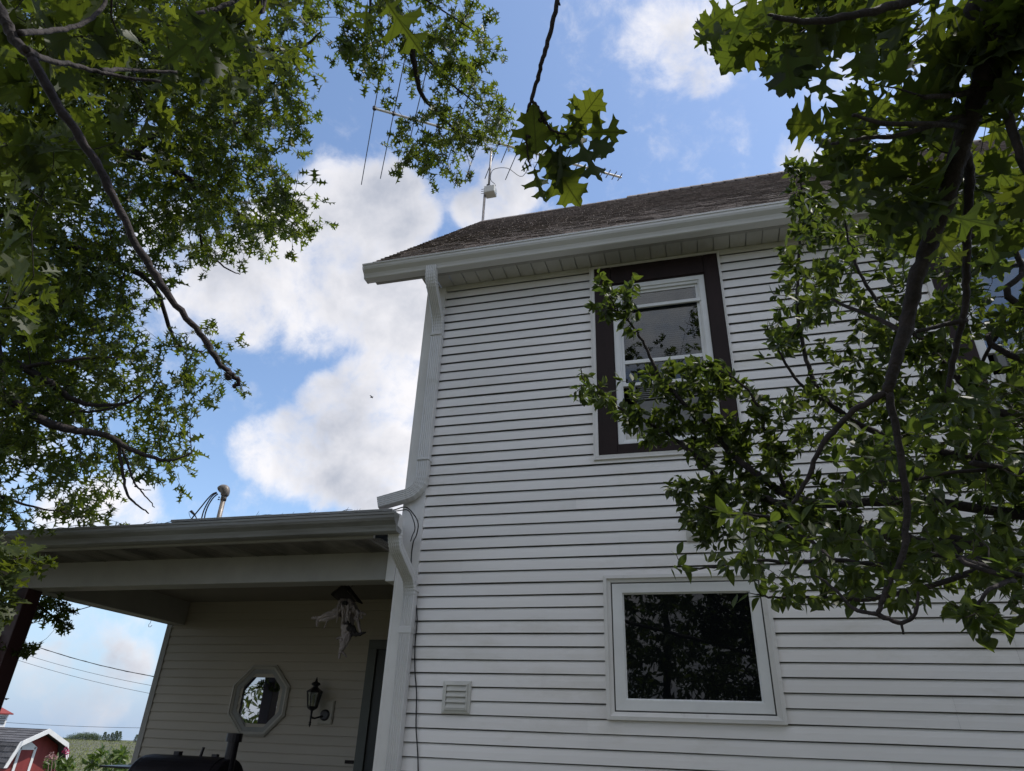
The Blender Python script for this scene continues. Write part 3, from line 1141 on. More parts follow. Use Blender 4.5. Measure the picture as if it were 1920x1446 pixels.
# octagon window
w_ = MB()
w_.ring(octo(.405), octo(.378), PB - .03, PB - .045, PB + .02)
w_.ring(octo(.380), octo(.352), PB - .034, PB - .026, PB + .02)
w = w_.build('window', M['oct_trim'] if 'oct_trim' in M else mat('oct_trim', (.40, .375, .32), .55, (.34, .32, .27), 5), H)
w['label'] = 'octagonal window in a moulded frame on the porch wall'
s = MB()
s.ring(octo(.352), octo(.300), PB - .018, PB - .014, PB + .03)
s.ring(octo(.302), octo(.290), PB - .006, PB - .002, PB + .03)
s.build('frame', mat('oct_frame', (.27, .265, .24), .5), w)
s = MB()
o8 = octo(.296)
s.add([(p[0], PB + .005, p[1]) for p in o8] + [(p[0], PB + .009, p[1]) for p in o8], [tuple(range(8))[::-1]] + [tuple(range(8, 16))])
s.build('pane', M['glass_mirror'], w)
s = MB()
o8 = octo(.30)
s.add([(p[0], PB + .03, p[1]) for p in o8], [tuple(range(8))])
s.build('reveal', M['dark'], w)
# door with trim
s = MB()
s.box((-4.035, PB - .03, .5), (-3.935, PB + .03, 1.03 + Z))
s.box((-4.035, PB - .034, .97 + Z), (-2.7, PB + .03, 1.055 + Z))
s.box((-4.055, PB - .022, .5), (-4.035, PB + .03, 1.075 + Z))
s.box((-4.055, PB - .026, 1.055 + Z), (-2.7, PB + .03, 1.08 + Z))
d = s.build('door', M['door_trim'], H, bevel=.004)
s = MB()
s.box((-3.935, PB + .0, .5), (-3.80, PB + .03, .97 + Z))
s.box((-3.80, PB + .05, .5), (-2.8, PB + .08, .97 + Z))
for k in range(2):
    s.ring([(-3.68, .7 + k * .95), (-2.95, .7 + k * .95), (-2.95, 1.5 + k * .95), (-3.68, 1.5 + k * .95)],
           [(-3.64, .74 + k * .95), (-2.99, .74 + k * .95), (-2.99, 1.46 + k * .95), (-3.64, 1.46 + k * .95)], PB + .042, PB + .035, PB + .06)
s.build('door_leaf', M['door'], d, bevel=.003)
s = MB()
s.lathe([(.0, 1.48), (.02, 1.485), (.024, 1.5), (.02, 1.515), (0, 1.52)], -3.74, PB + .02, 12)
s.build('handle', M['galv'], d)

# ---------------------------------------------------------------- small things on the house
# wall plate
s = MB()
s.box((-4.172, PB - .022, -.268 + Z), (-4.062, PB - .008, -.232 + Z))
for k in range(6):
    s.box((-4.165 + k * .018, PB - .025, -.262 + Z), (-4.155 + k * .018, PB - .02, -.238 + Z), .9)
tag(s.build('wall_plate', M['dark_wood'], bevel=.002), 'small dark slotted plate on the porch siding beside the door', 'plate')

# lantern
LX, LY = -4.612, 7.93
L_ = empty('wall_lantern', (LX, LY, 1.7), 'black coach lantern with glass panes on the porch wall right of octagon window', 'lamp')
s = MB()
hz_ = Z


def hexa(r, z, cx=LX, cy=LY, n=6):
    return [(cx + r * math.cos(math.pi / n + 2 * math.pi * k / n), cy + r * math.sin(math.pi / n + 2 * math.pi * k / n), z + hz_) for k in range(n)]


def loft(mb, rings, cap=True, c=.5):
    n = len(rings[0])
    vs = [p for r in rings for p in r]
    fs = []
    for i in range(len(rings) - 1):
        for k in range(n):
            k2 = (k + 1) % n
            fs.append((i * n + k, i * n + k2, (i + 1) * n + k2, (i + 1) * n + k))
    if cap:
        fs += [tuple(range(n))[::-1], tuple(range((len(rings) - 1) * n, len(rings) * n))]
    mb.add(vs, fs, c)


top, bot = hexa(.088, .465), hexa(.058, .305)
for a, b in zip(top, bot):
    s.tube([a, b], .0055, 6)
for ringp in (top, bot):
    for k in range(6):
        s.tube([ringp[k], ringp[(k + 1) % 6]], .006, 6)
loft(s, [hexa(.062, .300), hexa(.050, .285), hexa(.02, .265)])
s.build('cage', M['iron'], L_)
s = MB()
loft(s, [hexa(.098, .465), hexa(.094, .475), hexa(.06, .497), hexa(.03, .520), hexa(.028, .53)])
s.lathe([(.0, .528 + Z), (.03, .532 + Z), (.052, .545 + Z), (.055, .555 + Z), (.045, .568 + Z), (.02, .578 + Z), (.012, .59 + Z), (.014, .60 + Z), (.008, .61 + Z), (.003, .632 + Z)], LX, LY, 16)
s.build('cap', M['iron'], L_)
s = MB()
for k in range(6):
    k2 = (k + 1) % 6
    f_ = .93
    q = [np.array([LX + (p[0] - LX) * f_, LY + (p[1] - LY) * f_, p[2]]) for p in (bot[k], bot[k2], top[k2], top[k])]
    s.add(q, [(0, 1, 2, 3)])
s.build('glass', M['yellow_glass'], L_)
s = MB()
s.lathe([(.012, .30 + Z), (.013, .38 + Z), (.010, .42 + Z), (.003, .44 + Z)], LX, LY, 10)
s.build('candle', mat('candle', (.5, .45, .2), .5), L_)
s = MB()
s.tube([(LX, LY, .27 + Z), (LX, LY, .2 + Z), (LX, LY, .13 + Z)], [.014, .011, .010], 8)
s.lathe([(.0, .085 + Z), (.008, .10 + Z), (.016, .118 + Z), (.01, .13 + Z), (.018, .138 + Z), (.01, .15 + Z), (.012, .2 + Z), (.016, .21 + Z)], LX, LY, 12)
s.tube([(LX, LY, .19 + Z), (LX + .03, LY + .04, .185 + Z), (LX + .07, LY + .10, .205 + Z), (LX + .10, LY + .14, .22 + Z)], .010, 8)
s.build('bracket', M['iron'], L_, smooth=True)
s = MB()
s.tube([(LX + .105, PB - .055, .225 + Z), (LX + .105, PB - .045, .225 + Z), (LX + .105, PB - .02, .225 + Z)], [.045, .062, .066], 20)
s.build('backplate', M['iron'], L_)
s = MB()
s.box((-4.60, PB - .028, .125 + Z), (-4.405, PB - .005, .385 + Z))
s.box((-4.59, PB - .036, .135 + Z), (-4.415, PB - .028, .375 + Z))
s.build('mounting_block', mat('mount', (.42, .39, .32), .5), L_, bevel=.004)

# driftwood birdhouse
BX, BY = -3.345, 6.15
bh0 = empty('birdhouse', (BX, BY, 2.6), 'driftwood birdhouse with dark gabled roof hanging from the porch ceiling', 'birdhouse')


def bp(x, y, dy=0.0):
    return atY(560 + x * .11065, 1080 + y * .11065, BY + dy)


s = MB()
s.tube([bp(890, 380, .03), bp(885, 250), bp(880, 200), bp(905, 180), bp(920, 150), bp(905, 110), bp(890, 80), bp(890, -60)], [.003] * 8, 6)
s.tube([bp(880, 200), bp(850, 170), bp(825, 145)], .003, 6)
s.tube([bp(890, -60) + np.array([0, 0, 0]), np.array([bp(890, -60)[0], BY, 1.57 + Z])], .003, 6)
s.build('hook', M['iron'], bh0)
s = MB()
# two roof boards
dB = .15
ap, le, ri = bp(745, 165), bp(545, 320), bp(985, 440)
apB, leB, riB = bp(862, 205, dB), bp(665, 418, dB), bp(1078, 480, dB)
for q in ((ap, le, leB, apB), (ap, apB, riB, ri)):
    nn = np.cross(q[1] - q[0], q[3] - q[0])
    nn = nn / np.linalg.norm(nn) * .011
    if nn[2] < 0:
        nn = -nn
    s.add(list(q) + [p + nn for p in q], [(0, 1, 2, 3), (7, 6, 5, 4), (0, 4, 5, 1), (1, 5, 6, 2), (2, 6, 7, 3), (3, 7, 4, 0)])
q = [bp(565, 325, .03), bp(745, 185, .03), bp(968, 436, .03), bp(890, 432, .03), bp(800, 385, .03), bp(690, 428, .03), bp(660, 405, .03)]
q2 = [p + np.array([0, .02, 0]) for p in q]
s.add(q + q2, [tuple(range(7)), tuple(range(7, 14))[::-1]] + [(i, (i + 1) % 7, 7 + (i + 1) % 7, 7 + i) for i in range(7)])
s.build('roof', M['dark_wood'], bh0)
# weathered stump body: stacked irregular rings
s = MB()
rows = [(400, 690, 900), (450, 672, 955), (520, 650, 975), (600, 660, 980), (660, 700, 970), (720, 730, 940), (780, 745, 920), (850, 740, 910)]
vs, fs = [], []
n = 26
for (yy_, xa, xb) in rows:
    c_ = (bp(xa, yy_, .06) + bp(xb, yy_, .06)) / 2
    hw = np.linalg.norm(bp(xa, yy_) - bp(xb, yy_)) / 2
    for k in range(n):
        a = 2 * math.pi * k / n
        rj = 1 + .12 * math.sin(a * 5 + yy_ * .01) + .16 * (random.random() - .5) + .09 * math.sin(a * 9)
        vs.append((c_[0] + hw * rj * math.cos(a), c_[1] + hw * .72 * rj * math.sin(a), c_[2]))
for i in range(len(rows) - 1):
    for k in range(n):
        k2 = (k + 1) % n
        fs.append((i * n + k, i * n + k2, (i + 1) * n + k2, (i + 1) * n + k))
fs += [tuple(range(n)), tuple(range((len(rows) - 1) * n, len(rows) * n))[::-1]]
s.add(vs, fs)


def root(pts, r0, r1, j=.35):
    P = [bp(*p) for p in pts]
    Q = []
    for a, b in zip(P[:-1], P[1:]):
        for t in (0, .33, .66):
            Q.append(a + (b - a) * t + (rng.random(3) - .5) * .008)
    Q.append(P[-1])
    rr_ = [r0 + (r1 - r0) * (i / (len(Q) - 1)) for i in range(len(Q))]
    s.tube(Q, rr_, 8, jit=j)


for k in range(30):
    xa = random.uniform(680, 960)
    xb = xa + random.uniform(-70, 60) + (xa - 820) * .35
    y0_, y1_ = random.uniform(440, 570), random.uniform(610, 800)
    P_ = [bp(xa, y0_, random.uniform(-.06, .0)), bp((xa + xb) / 2 + random.uniform(-15, 15), (y0_ + y1_) / 2, random.uniform(-.09, -.03)), bp(xb, y1_, random.uniform(-.08, .02))]
    s.tube(smooth_pts(P_, 3), [.012, .012, .011, .010, .008, .006, .003], 5, jit=.5)
root([(700, 560), (600, 620), (480, 660), (380, 700), (300, 715), (225, 715)], .034, .012)
root([(700, 640), (580, 690), (430, 740), (340, 760)], .030, .010)
root([(330, 720), (310, 790), (318, 850)], .016, .009)
root([(500, 700), (470, 790), (430, 900)], .010, .004)
root([(900, 560), (1000, 620), (1080, 640), (1140, 660)], .040, .008)
root([(980, 640), (1060, 680), (1075, 720)], .03, .012)
root([(960, 700), (1010, 780), (1035, 900), (1050, 1000)], .022, .010)
root([(820, 560), (830, 700), (825, 790)], .035, .008)
root([(760, 760), (735, 830)], .02, .004)
root([(800, 850), (790, 950), (800, 1060), (770, 1180), (710, 1290), (680, 1400)], .048, .010)
root([(860, 930), (840, 1030), (825, 1120), (790, 1200)], .032, .012)
root([(780, 1020), (700, 1050), (630, 1070)], .022, .006)
root([(740, 1290), (790, 1340), (815, 1375)], .014, .006)
root([(720, 1060), (725, 1150), (700, 1270)], .018, .010)
s.build('driftwood_body', M['drift'], bh0, smooth=False)
s = MB()
root([(900, 880), (950, 980), (1040, 990), (1140, 955)], .035, .007, .4)
root([(900, 960), (900, 1030)], .02, .01)
root([(820, 820), (860, 900), (900, 940)], .045, .03, .4)
s.build('dark_branch', M['dark_wood'], bh0)
s = MB()
c_ = bp(783, 455, -.085)
s.tube([c_ + np.array([0, -.012, 0]), c_ + np.array([0, .03, 0])], [.0185, .0185], 18)
s.build('entrance_hole', M['dark'], bh0)

# loose hook under the side beam
hk = atY(282, 1168, 7.6)
s = MB()
s.tube([hk + np.array([0, 0, .03]), hk + np.array([0, 0, .0]), hk + np.array([-.02, 0, -.025]), hk + np.array([-.01, 0, -.05]), hk + np.array([.02, 0, -.05]), hk + np.array([.035, 0, -.03])], .003, 6)
tag(s.build('ceiling_hook', M['iron']), 'small empty wire hook under the side beam of the porch', 'hook')

# black cable down the wall
s = MB()
pts = [atY(x, y, Y) for x, y, Y in [(640, 966, 5.12), (690, 960, 5.10), (735, 957, 5.08), (760, 951, 5.12), (776, 965, 5.25), (784, 982, 5.4), (781, 1003, 5.5), (774, 1020, 5.575), (771, 1060, 5.58), (777, 1110, 5.583), (782, 1160, 5.583), (778, 1210, 5.583), (778, 1260, 5.583), (781, 1300, 5.583), (780, 1360, 5.583), (783, 1410, 5.583), (784, 1446, 5.583), (784, 1500, 5.583), (784, 1700, 5.583)]]


s.tube(smooth_pts(pts), .0052, 7)
tag(s.build('cable', M['rubber'], smooth=True), 'thin black cable looping off the porch gutter and running down the siding', 'cable')
s = MB()
pts = [atY(x, y, Y) for x, y, Y in [(700, 962, 5.11), (745, 958, 5.10), (765, 957, 5.16), (775, 975, 5.3), (778, 992, 5.45), (773, 1005, 5.5), (770, 1015, 5.57)]]
s.tube(smooth_pts(pts), .0045, 6)
tag(s.build('cable', M['rubber'], smooth=True), 'short black cable loop beside the end of porch gutter, inside the longer cable', 'cable')

# twigs and debris lying on the porch gutter
s = MB()
for k in range(46):
    x0 = random.uniform(-3.9, -2.7) if k < 34 else random.uniform(-6.5, -4.4)
    a = random.uniform(-.25, .25)
    l_ = random.uniform(.05, .2)
    z_ = 1.683 + Z + random.uniform(0, .010)
    p0 = np.array([x0, 5.0 + random.uniform(-.04, .08), z_])
    p1 = p0 + np.array([l_ * math.cos(a), l_ * math.sin(a) * .3, random.uniform(-.004, .016)])
    s.tube([p0, (p0 + p1) / 2 + np.array([0, 0, random.uniform(-.004, .012)]), p1], [.0035, .003, .0015], 5)
    if k % 3 == 0:
        s.tube([(p0 + p1) / 2, (p0 + p1) / 2 + np.array([.02, 0, random.uniform(.015, .045)])], [.0025, .001], 4)
tag(s.build('gutter_debris', M['dark_wood']), 'dark twigs and leaf litter lying along the top of porch gutter', 'debris', kind='stuff')

# service mast on porch roof
SY = 7.0
sm = empty('service_mast', tuple(atY(408, 978, SY)), 'grey metal electrical weatherhead mast with curved black wires on porch roof', 'service mast')
q = lambda x, y, d=0: atY(340 + x / 12, 880 + y / 12, SY + d)
s = MB()
a0, a1 = q(812, 1260), q(935, 690)
ax_ = (a0[0] + a1[0]) / 2
s.tube([(ax_, SY, 3.5), (ax_, SY, a1[2])], .030, 16)
s.build('conduit', M['galv'], sm, smooth=True)
s = MB()
s.tube([(ax_, SY, a1[2] - .01), (ax_, SY, a1[2] + .055)], [.036, .037], 16)
zt = a1[2] + .055
hp = [(ax_ + .0, SY, zt), (ax_ + .002, SY, zt + .05), (ax_ - .02, SY, zt + .09), (ax_ - .06, SY, zt + .10), (ax_ - .095, SY, zt + .085)]
s.tube(smooth_pts(hp, 4), [.046, .05, .053, .055, .056, .057, .058, .058, .056, .055, .054, .053, .052, .05, .048, .046, .044], 16)
s.build('weatherhead', M['galv'], sm, smooth=True)
s = MB()
s.tube([(ax_ - .045, SY - .02, a1[2] + .03), (ax_ - .06, SY - .03, a1[2] + .03)], .008, 6)
s.tube([(ax_ - .04, SY - .02, a1[2] + .0), (ax_ - .06, SY - .03, a1[2] + .0)], .008, 6)
s.build('clamp', M['iron'], sm)
for pp in ([(790, 520), (700, 560), (580, 680), (460, 830), (330, 990), (230, 1120), (170, 1260)], [(800, 530), (700, 600), (600, 740), (510, 920), (460, 1090), (430, 1260)], [(820, 555), (720, 640), (620, 790), (550, 960), (520, 1100), (500, 1260)]):
    s = MB()
    s.tube(smooth_pts([q(*p) for p in pp]), .0085, 7)
    s.build('wire', M['rubber'], sm, smooth=True)
s = MB()
s.tube(smooth_pts([q(x, y, .05) for x, y in [(400, 1260), (370, 1180), (310, 1040), (270, 990)]]), .007, 6)
s.tube([q(290, 1015, .05), q(220, 945, .05)], [.014, .018], 8)
s.tube(smooth_pts([q(x, y, .05) for x, y in [(215, 950), (175, 960), (185, 1040), (230, 1130), (290, 1260)]]), .003, 5)
s.build('splice', M['rubber'], sm)

# ---------------------------------------------------------------- antenna
AZ = 9.82 + Z
A0 = atY(700, 203, 1.0) - EYE
A0 = EYE + A0 * (9.82 / A0[2])
A1 = atY(1165, 333, 1.0) - EYE
A1 = EYE + A1 * (9.82 / A1[2])
bd = (A1 - A0) / np.linalg.norm(A1 - A0)
pd = np.array([-bd[1], bd[0], 0])
mx_ = A0 + bd * (np.linalg.norm(A1 - A0) * (1.9 / 4.82))
mpos = atY(921, 285, 1.0) - EYE
mpos = EYE + mpos * (9.80 / mpos[2])
ant = empty('tv_antenna', (mpos[0], mpos[1], 9.7), 'long rooftop television antenna with many thin rods on a slim mast', 'antenna')
s = MB()
s.tube([A0, A1], .022, 8)
s.build('boom', M['alu'], ant)
els = [(.02, 1.95, 1), (.36, 1.65, 1), (.74, 1.48, 1), (1.16, 1.37, 1), (1.52, 1.22, 1), (1.96, 1.11, 1), (2.32, .94, 1), (2.50, .44, 0), (2.71, .83, 1), (2.93, .39, 0), (3.15, .40, 0), (3.40, .36, 0), (3.62, .69, 1), (3.9, .2, 0), (4.1, .15, 0), (4.42, .12, 0), (4.54, .11, 0), (4.67, .11, 0), (4.79, .10, 0)]
for t, l_, ins in els:
    c_ = A0 + bd * t
    s = MB()
    s.tube([c_ - pd * l_, c_ + pd * l_], .0085 if l_ > .3 else .010, 6)
    rod = s.build('rod', M['alu_dark'], ant)
    if ins:
        s = MB()
        s.box(c_ - np.array([.028, .028, .03]), c_ + np.array([.028, .028, .045]))
        s.build('insulator', M['iron'], rod, bevel=.006)
s = MB()
s.tube(smooth_pts([A0 + np.array([0, 0, .03]) + bd * .02, A0 + bd * .2 + np.array([0, 0, .08]), A0 + bd * .4 + np.array([0, 0, .04])]), .003, 5)
s.build('feed_wire', M['alu_dark'], ant)
s = MB()
zr = 8.85 + Z
s.tube([(mpos[0], mpos[1], zr), (mpos[0], mpos[1], AZ + .06)], .020, 10)
s.tube([(mpos[0] - .06, mpos[1] - .02, 8.1), (mpos[0] - .06, mpos[1] - .02, zr + .02)], .022, 10)
s.build('mast', M['galv'], ant, smooth=True)
s = MB()
c_ = np.array([mpos[0] + .045, mpos[1] - .02, zr - .08])
s.box(c_ - np.array([.10, .09, .08]), c_ + np.array([.10, .09, .08]))
s.build('rotator_box', M['plastic_box'], ant, bevel=.02)
s = MB()
for k in range(3):
    s.tube([(mpos[0] - .12, mpos[1] - .05, zr - .12 + k * .05), (mpos[0] + .0, mpos[1] - .05, zr - .12 + k * .05)], .005, 6)
s.box((mpos[0] - .03, mpos[1] - .04, zr - .02), (mpos[0] + .03, mpos[1] + .03, zr + .10))
s.build('clamp', M['iron'], ant)
s = MB()
m0 = np.array([mpos[0], mpos[1], 0])
s.tube(smooth_pts([m0 + np.array([.03, 0, zr - .02]), m0 + np.array([.12, .02, zr + .1]), m0 + np.array([.02, .02, zr + .26]), m0 + np.array([.06, .02, zr + .5]), m0 + np.array([.3, .12, zr + .58]), m0 + np.array([.55, .3, zr + .5]), A0 + bd * 3.0 + np.array([0, 0, -.02])]), .006, 6)
s.build('lead_cable', M['alu_dark'], ant)

# ---------------------------------------------------------------- smoker grill on porch
GY = 6.6
gr = empty('smoker_grill', (-5.1, GY, .5), 'black barrel smoker grill with tall chimney standing on the porch', 'grill')
bz, br = -.50 + Z, .275
s = MB()
prof = []
for k in range(28):
    a = 2 * math.pi * k / 28
    prof.append((GY + br * math.cos(a), bz + br * math.sin(a)))
s.prism(prof, 'x', -5.62, -4.62)
s.build('barrel', M['grill'], gr, bevel=.012, smooth=False)
s = MB()
prof = [(GY + (br + .008) * math.cos(a), bz + (br + .008) * math.sin(a)) for a in [R(20 + k * 8) for k in range(19)]] + [(GY + (br - .01) * math.cos(a), bz + (br - .01) * math.sin(a)) for a in [R(164 - k * 8) for k in range(19)]]
s.prism(prof, 'x', -5.55, -4.70)
s.build('lid', M['grill'], gr, bevel=.003)
s = MB()
s.tube([(-4.655, GY, bz + .15), (-4.655, GY, -.075 + Z)], .056, 16)
s.tube([(-4.655, GY, -.08 + Z), (-4.655, GY, -.004 + Z)], .078, 16)
s.build('chimney', M['grill'], gr)
s = MB()
s.box((-5.30, GY - .03, bz + br), (-5.24, GY + .03, bz + br + .04))
s.build('hinge', M['grill'], gr)
s = MB()
s.tube([(-5.0, GY, bz + br), (-4.985, GY, bz + br + .085)], [.016, .013], 8)
s.build('lever', M['grill'], gr)
s = MB()
s.box((-4.86, GY - .02, bz + br), (-4.80, GY + .02, bz + br + .03))
s.build('hinge', M['grill'], gr)
s = MB()
s.tube([(-5.4, GY - br - .06, bz + .02), (-4.85, GY - br - .06, bz + .02)], .012, 8)
s.tube([(-5.4, GY - br + .02, bz + .02), (-5.4, GY - br - .06, bz + .02)], .008, 6)
s.tube([(-4.85, GY - br + .02, bz + .02), (-4.85, GY - br - .06, bz + .02)], .008, 6)
s.build('handle', M['galv'], gr)
s = MB()
s.box((-6.0, GY - .2, -.352 + Z), (-5.63, GY + .2, -.335 + Z))
s.build('shelf', M['grill'], gr, bevel=.003)
for xx in (-5.5, -4.75):
    for yy_ in (-.2, .2):
        s = MB()
        s.box((xx - .02, GY + yy_ - .02, .5), (xx + .02, GY + yy_ + .02, bz - .1))
        s.build('leg', M['grill'], gr)

# ---------------------------------------------------------------- red shed
SX, SYc = -17.0, 16.07
f_ = 17.0 / 15.0
apz = -.08 * f_ + Z
w1, d1, w2, d2 = .66 * f_, .285 * f_, .20 * f_, .50 * f_
shd = empty('garden_shed', (SX - 1.8, SYc, gz(SX, SYc)), 'small red garden shed with white trim, grey gambrel roof and white cupola', 'shed')
L0 = 3.8
base_z = gz(SX, SYc) - .2
pts2 = [(-w1 - w2, apz - d1 - d2), (-w1, apz - d1), (0, apz), (w1, apz - d1), (w1 + w2, apz - d1 - d2)]
s = MB()
gy = [(SYc + a * .93, b - .05) for a, b in pts2]
s.prism([(SYc - (w1 + w2) * .93, base_z)] + gy + [(SYc + (w1 + w2) * .93, base_z)], 'x', SX - L0, SX - .28)
s.build('wall', M['barn_red'], shd)
s = MB()
for k, (a, b) in enumerate(zip(pts2[:-1], pts2[1:])):
    O = np.array([SX + .0, SYc + a[0], a[1]])
    O2 = np.array([SX + .0, SYc + b[0], b[1]])
    if b[1] > a[1]:
        low, hi, ex = O - np.array([L0 + .25, 0, 0]), O2, np.array([1.0, 0, 0])
        es_ = (O2 - O)
    else:
        low, hi, ex = O2.copy(), O, np.array([-1.0, 0, 0])
        es_ = (O - O2)
    sl_ = np.linalg.norm(es_)
    es_ = es_ / sl_
    en_ = np.cross(ex, es_)
    shingles(s, low, ex, es_, en_, L0 + .25, sl_, .13, .3, .008, 20 + k)
s.build('roof', M['shingle_grey'], shd)
s = MB()
th = .10
inn = [(a * (1 - th * .9 / (w1 + w2)) if abs(a) > 0 else 0, b - (.115 if abs(a) < .01 else (.085 if abs(a) < w1 + .01 else .0))) for a, b in pts2]
for (a, b, c, d_) in zip(pts2[:-1], pts2[1:], inn[1:], inn[:-1]):
    vs = []
    for X_ in (SX, SX + .025):
        for p in (a, b, c, d_):
            vs.append((X_, SYc + p[0], p[1] + .012))
    s.add(vs, [(0, 1, 2, 3), (7, 6, 5, 4), (0, 4, 5, 1), (3, 2, 6, 7), (1, 5, 6, 2), (0, 3, 7, 4)])
s.build('barge_board', M['white'], shd)
# door: white frame with arched head, red panel
s = MB()
xf = SX - .275
dw, dt = .19, apz - .43
SD = SYc
SYc = SYc - .22
s.box((xf, SYc - dw - .075, base_z), (xf + .03, SYc - dw, dt))
s.box((xf, SYc + dw, base_z), (xf + .03, SYc + dw + .075, dt))
s.prism([(SYc - dw - .075, dt), (SYc - dw * .1, dt + .13), (SYc + dw * .1, dt + .13), (SYc + dw + .075, dt), (SYc + dw, dt - .06), (SYc - dw, dt - .06)], 'x', xf, xf + .03)
dd = s.build('door', M['white'], shd)
s = MB()
s.box((xf - .0, SYc - dw, base_z), (xf + .015, SYc + dw, dt - .06))
s.build('door_panel', M['barn_red'], dd)
SYc = SD
# cupola
cxp = SX - 1.95
cup_c = atY(3, 1352, 1.0)
s = MB()
cz0 = apz - .08
s.box((cxp - .20, SYc - .20, cz0), (cxp + .20, SYc + .20, cz0 + .42))
s.box((cxp - .16, SYc - .206, cz0 + .14), (cxp + .16, SYc - .2, cz0 + .36))
cu = s.build('cupola', M['white'], shd)
s = MB()
for k in range(5):
    s.box((cxp - .15, SYc - .22, cz0 + .16 + k * .04), (cxp + .15, SYc - .204, cz0 + .175 + k * .04))
    s.box((cxp + .204, SYc - .15, cz0 + .16 + k * .04), (cxp + .22, SYc + .15, cz0 + .175 + k * .04))
s.build('louvre', M['dark_wood'], cu)
s = MB()
zt = cz0 + .42
s.add([(cxp - .27, SYc - .27, zt), (cxp + .27, SYc - .27, zt), (cxp + .27, SYc + .27, zt), (cxp - .27, SYc + .27, zt), (cxp, SYc, zt + .17)], [(0, 1, 4), (1, 2, 4), (2, 3, 4), (3, 0, 4), (3, 2, 1, 0)])
s.box((cxp - .275, SYc - .275, zt - .03), (cxp + .275, SYc + .275, zt + .0))
s.build('cupola_roof', M['barn_red'], cu)

# ---------------------------------------------------------------- power lines
pl = [((70, 1213), (297, 1270), .020, 'thick twisted power line sagging behind the porch, uppermost of three', .25),
      ((55, 1230), (292, 1287), .010, 'thin power line behind the porch, middle of three', .2),
      ((40, 1240), (290, 1302), .010, 'thin power line behind the porch, lowest of three', .2),
      ((0, 1354), (268, 1365), .010, 'single thin wire low over the field, ending at a dark insulator', .1),
      ((115, 1153), (160, 1140), .012, 'short wire slanting up to the underside of the porch roof', .0)]
for a, b, r_, lab, sag in pl:
    s = MB()
    Y_ = 32 if lab[0] != 's' or 'single' in lab else 16
    p, q_ = atY(*a, Y_), atY(*b, Y_)
    d_ = q_ - p
    t0, t1 = (-1.2, 1.5) if 'single' not in lab and 'short' not in lab else (-1.2, 1.0)
    if 'short' in lab:
        t0, t1 = -4.0, 4.0
    P = []
    for k in range(41):
        t = t0 + (t1 - t0) * k / 40
        P.append(p + d_ * t - np.array([0, 0, sag * 4 * t * (1 - t) * .5]))
    s.tube(P, r_, 6, jit=.5 if 'twisted' in lab else 0)
    if 'twisted' in lab:
        s.tube([x_ + np.array([0, 0, .02 * math.sin(i * 1.9)]) for i, x_ in enumerate(P)], r_ * .6, 5)
    o = s.build('power_line', M['rubber'])
    tag(o, lab, 'power line', 'wires behind the porch')
    if 'single' in lab:
        s = MB()
        s.tube([P[-1] + np.array([0, 0, -.07]), P[-1] + np.array([0, 0, 0]), P[-1] + np.array([0, 0, .06])], [.07, .10, .05], 10)
        s.tube([P[-1], P[-1] + np.array([.3, 0, .0])], .05, 8)
        s.build('insulator', M['iron'], o)

# small dark bird high in the sky left of the wall
bc = atY(697, 745, 13)
s = MB()
s.tube([bc + np.array([-.10, 0, -.01]), bc + np.array([-.05, 0, 0]), bc, bc + np.array([.06, 0, .01]), bc + np.array([.10, 0, .02])], [.006, .028, .04, .03, .008], 8)
for sg in (-1, 1):
    s.add([bc + np.array([-.04, 0, .01]), bc + np.array([.05, 0, .01]), bc + np.array([.0, sg * .13, .06]), bc + np.array([-.05, sg * .2, .02]), bc + np.array([-.045, sg * .1, .03])], [(0, 1, 2, 3, 4)])
s.v = [tuple(bc[i] + (p[i] - bc[i]) * .42 for i in range(3)) for p in s.v]
tag(s.build('bird', M['dark_wood'], smooth=True), 'tiny dark bird flying against the white cloud left of the downspout', 'bird')
s = MB()
bc = atY(12, 1311, 30)
s.tube([bc + np.array([-.14, 0, -.01]), bc + np.array([-.05, 0, 0]), bc, bc + np.array([.06, 0, .01]), bc + np.array([.16, 0, .02])], [.006, .03, .05, .03, .008], 8)
for sg in (-1, 1):
    s.add([bc + np.array([-.04, 0, .01]), bc + np.array([.05, 0, .01]), bc + np.array([.0, sg * .13, .06]), bc + np.array([-.05, sg * .2, .02]), bc + np.array([-.045, sg * .1, .03])], [(0, 1, 2, 3, 4)])
tag(s.build('bird', M['dark_wood'], smooth=True), 'tiny dark bird low over the shed beside the maroon post', 'bird')
# ================================================================ foliage
def oak_leaf(kind):
    if kind == 'deep':
        half = [(0, .006), (.13, .012), (.17, .05), (.19, .20), (.17, .245), (.235, .19), (.25, .06), (.33, .045), (.40, .10), (.46, .36), (.435, .46), (.52, .385), (.575, .42), (.555, .30), (.56, .12), (.60, .055), (.68, .07), (.75, .22), (.77, .33), (.815, .23), (.87, .20), (.82, .10), (.86, .045), (.93, .05), (1.0, 0)]
    elif kind == 'broad':
        half = [(0, .006), (.12, .012), (.17, .09), (.20, .24), (.18, .30), (.255, .26), (.30, .20), (.34, .17), (.41, .25), (.45, .42), (.44, .50), (.52, .42), (.60, .46), (.575, .34), (.60, .23), (.64, .19), (.70, .26), (.73, .34), (.80, .25), (.87, .24), (.835, .16), (.86, .10), (.93, .08), (1.0, 0)]
    elif kind == 'far':
        half = [(0, .01), (.15, .04), (.17, .26), (.27, .07), (.38, .10), (.45, .46), (.56, .12), (.68, .10), (.80, .32), (.84, .07), (1.0, 0)]
    return half


def fruit_leaf():
    return [(0, .004), (.10, .02), (.22, .13), (.40, .205), (.58, .20), (.76, .13), (.90, .05), (1.0, 0)]


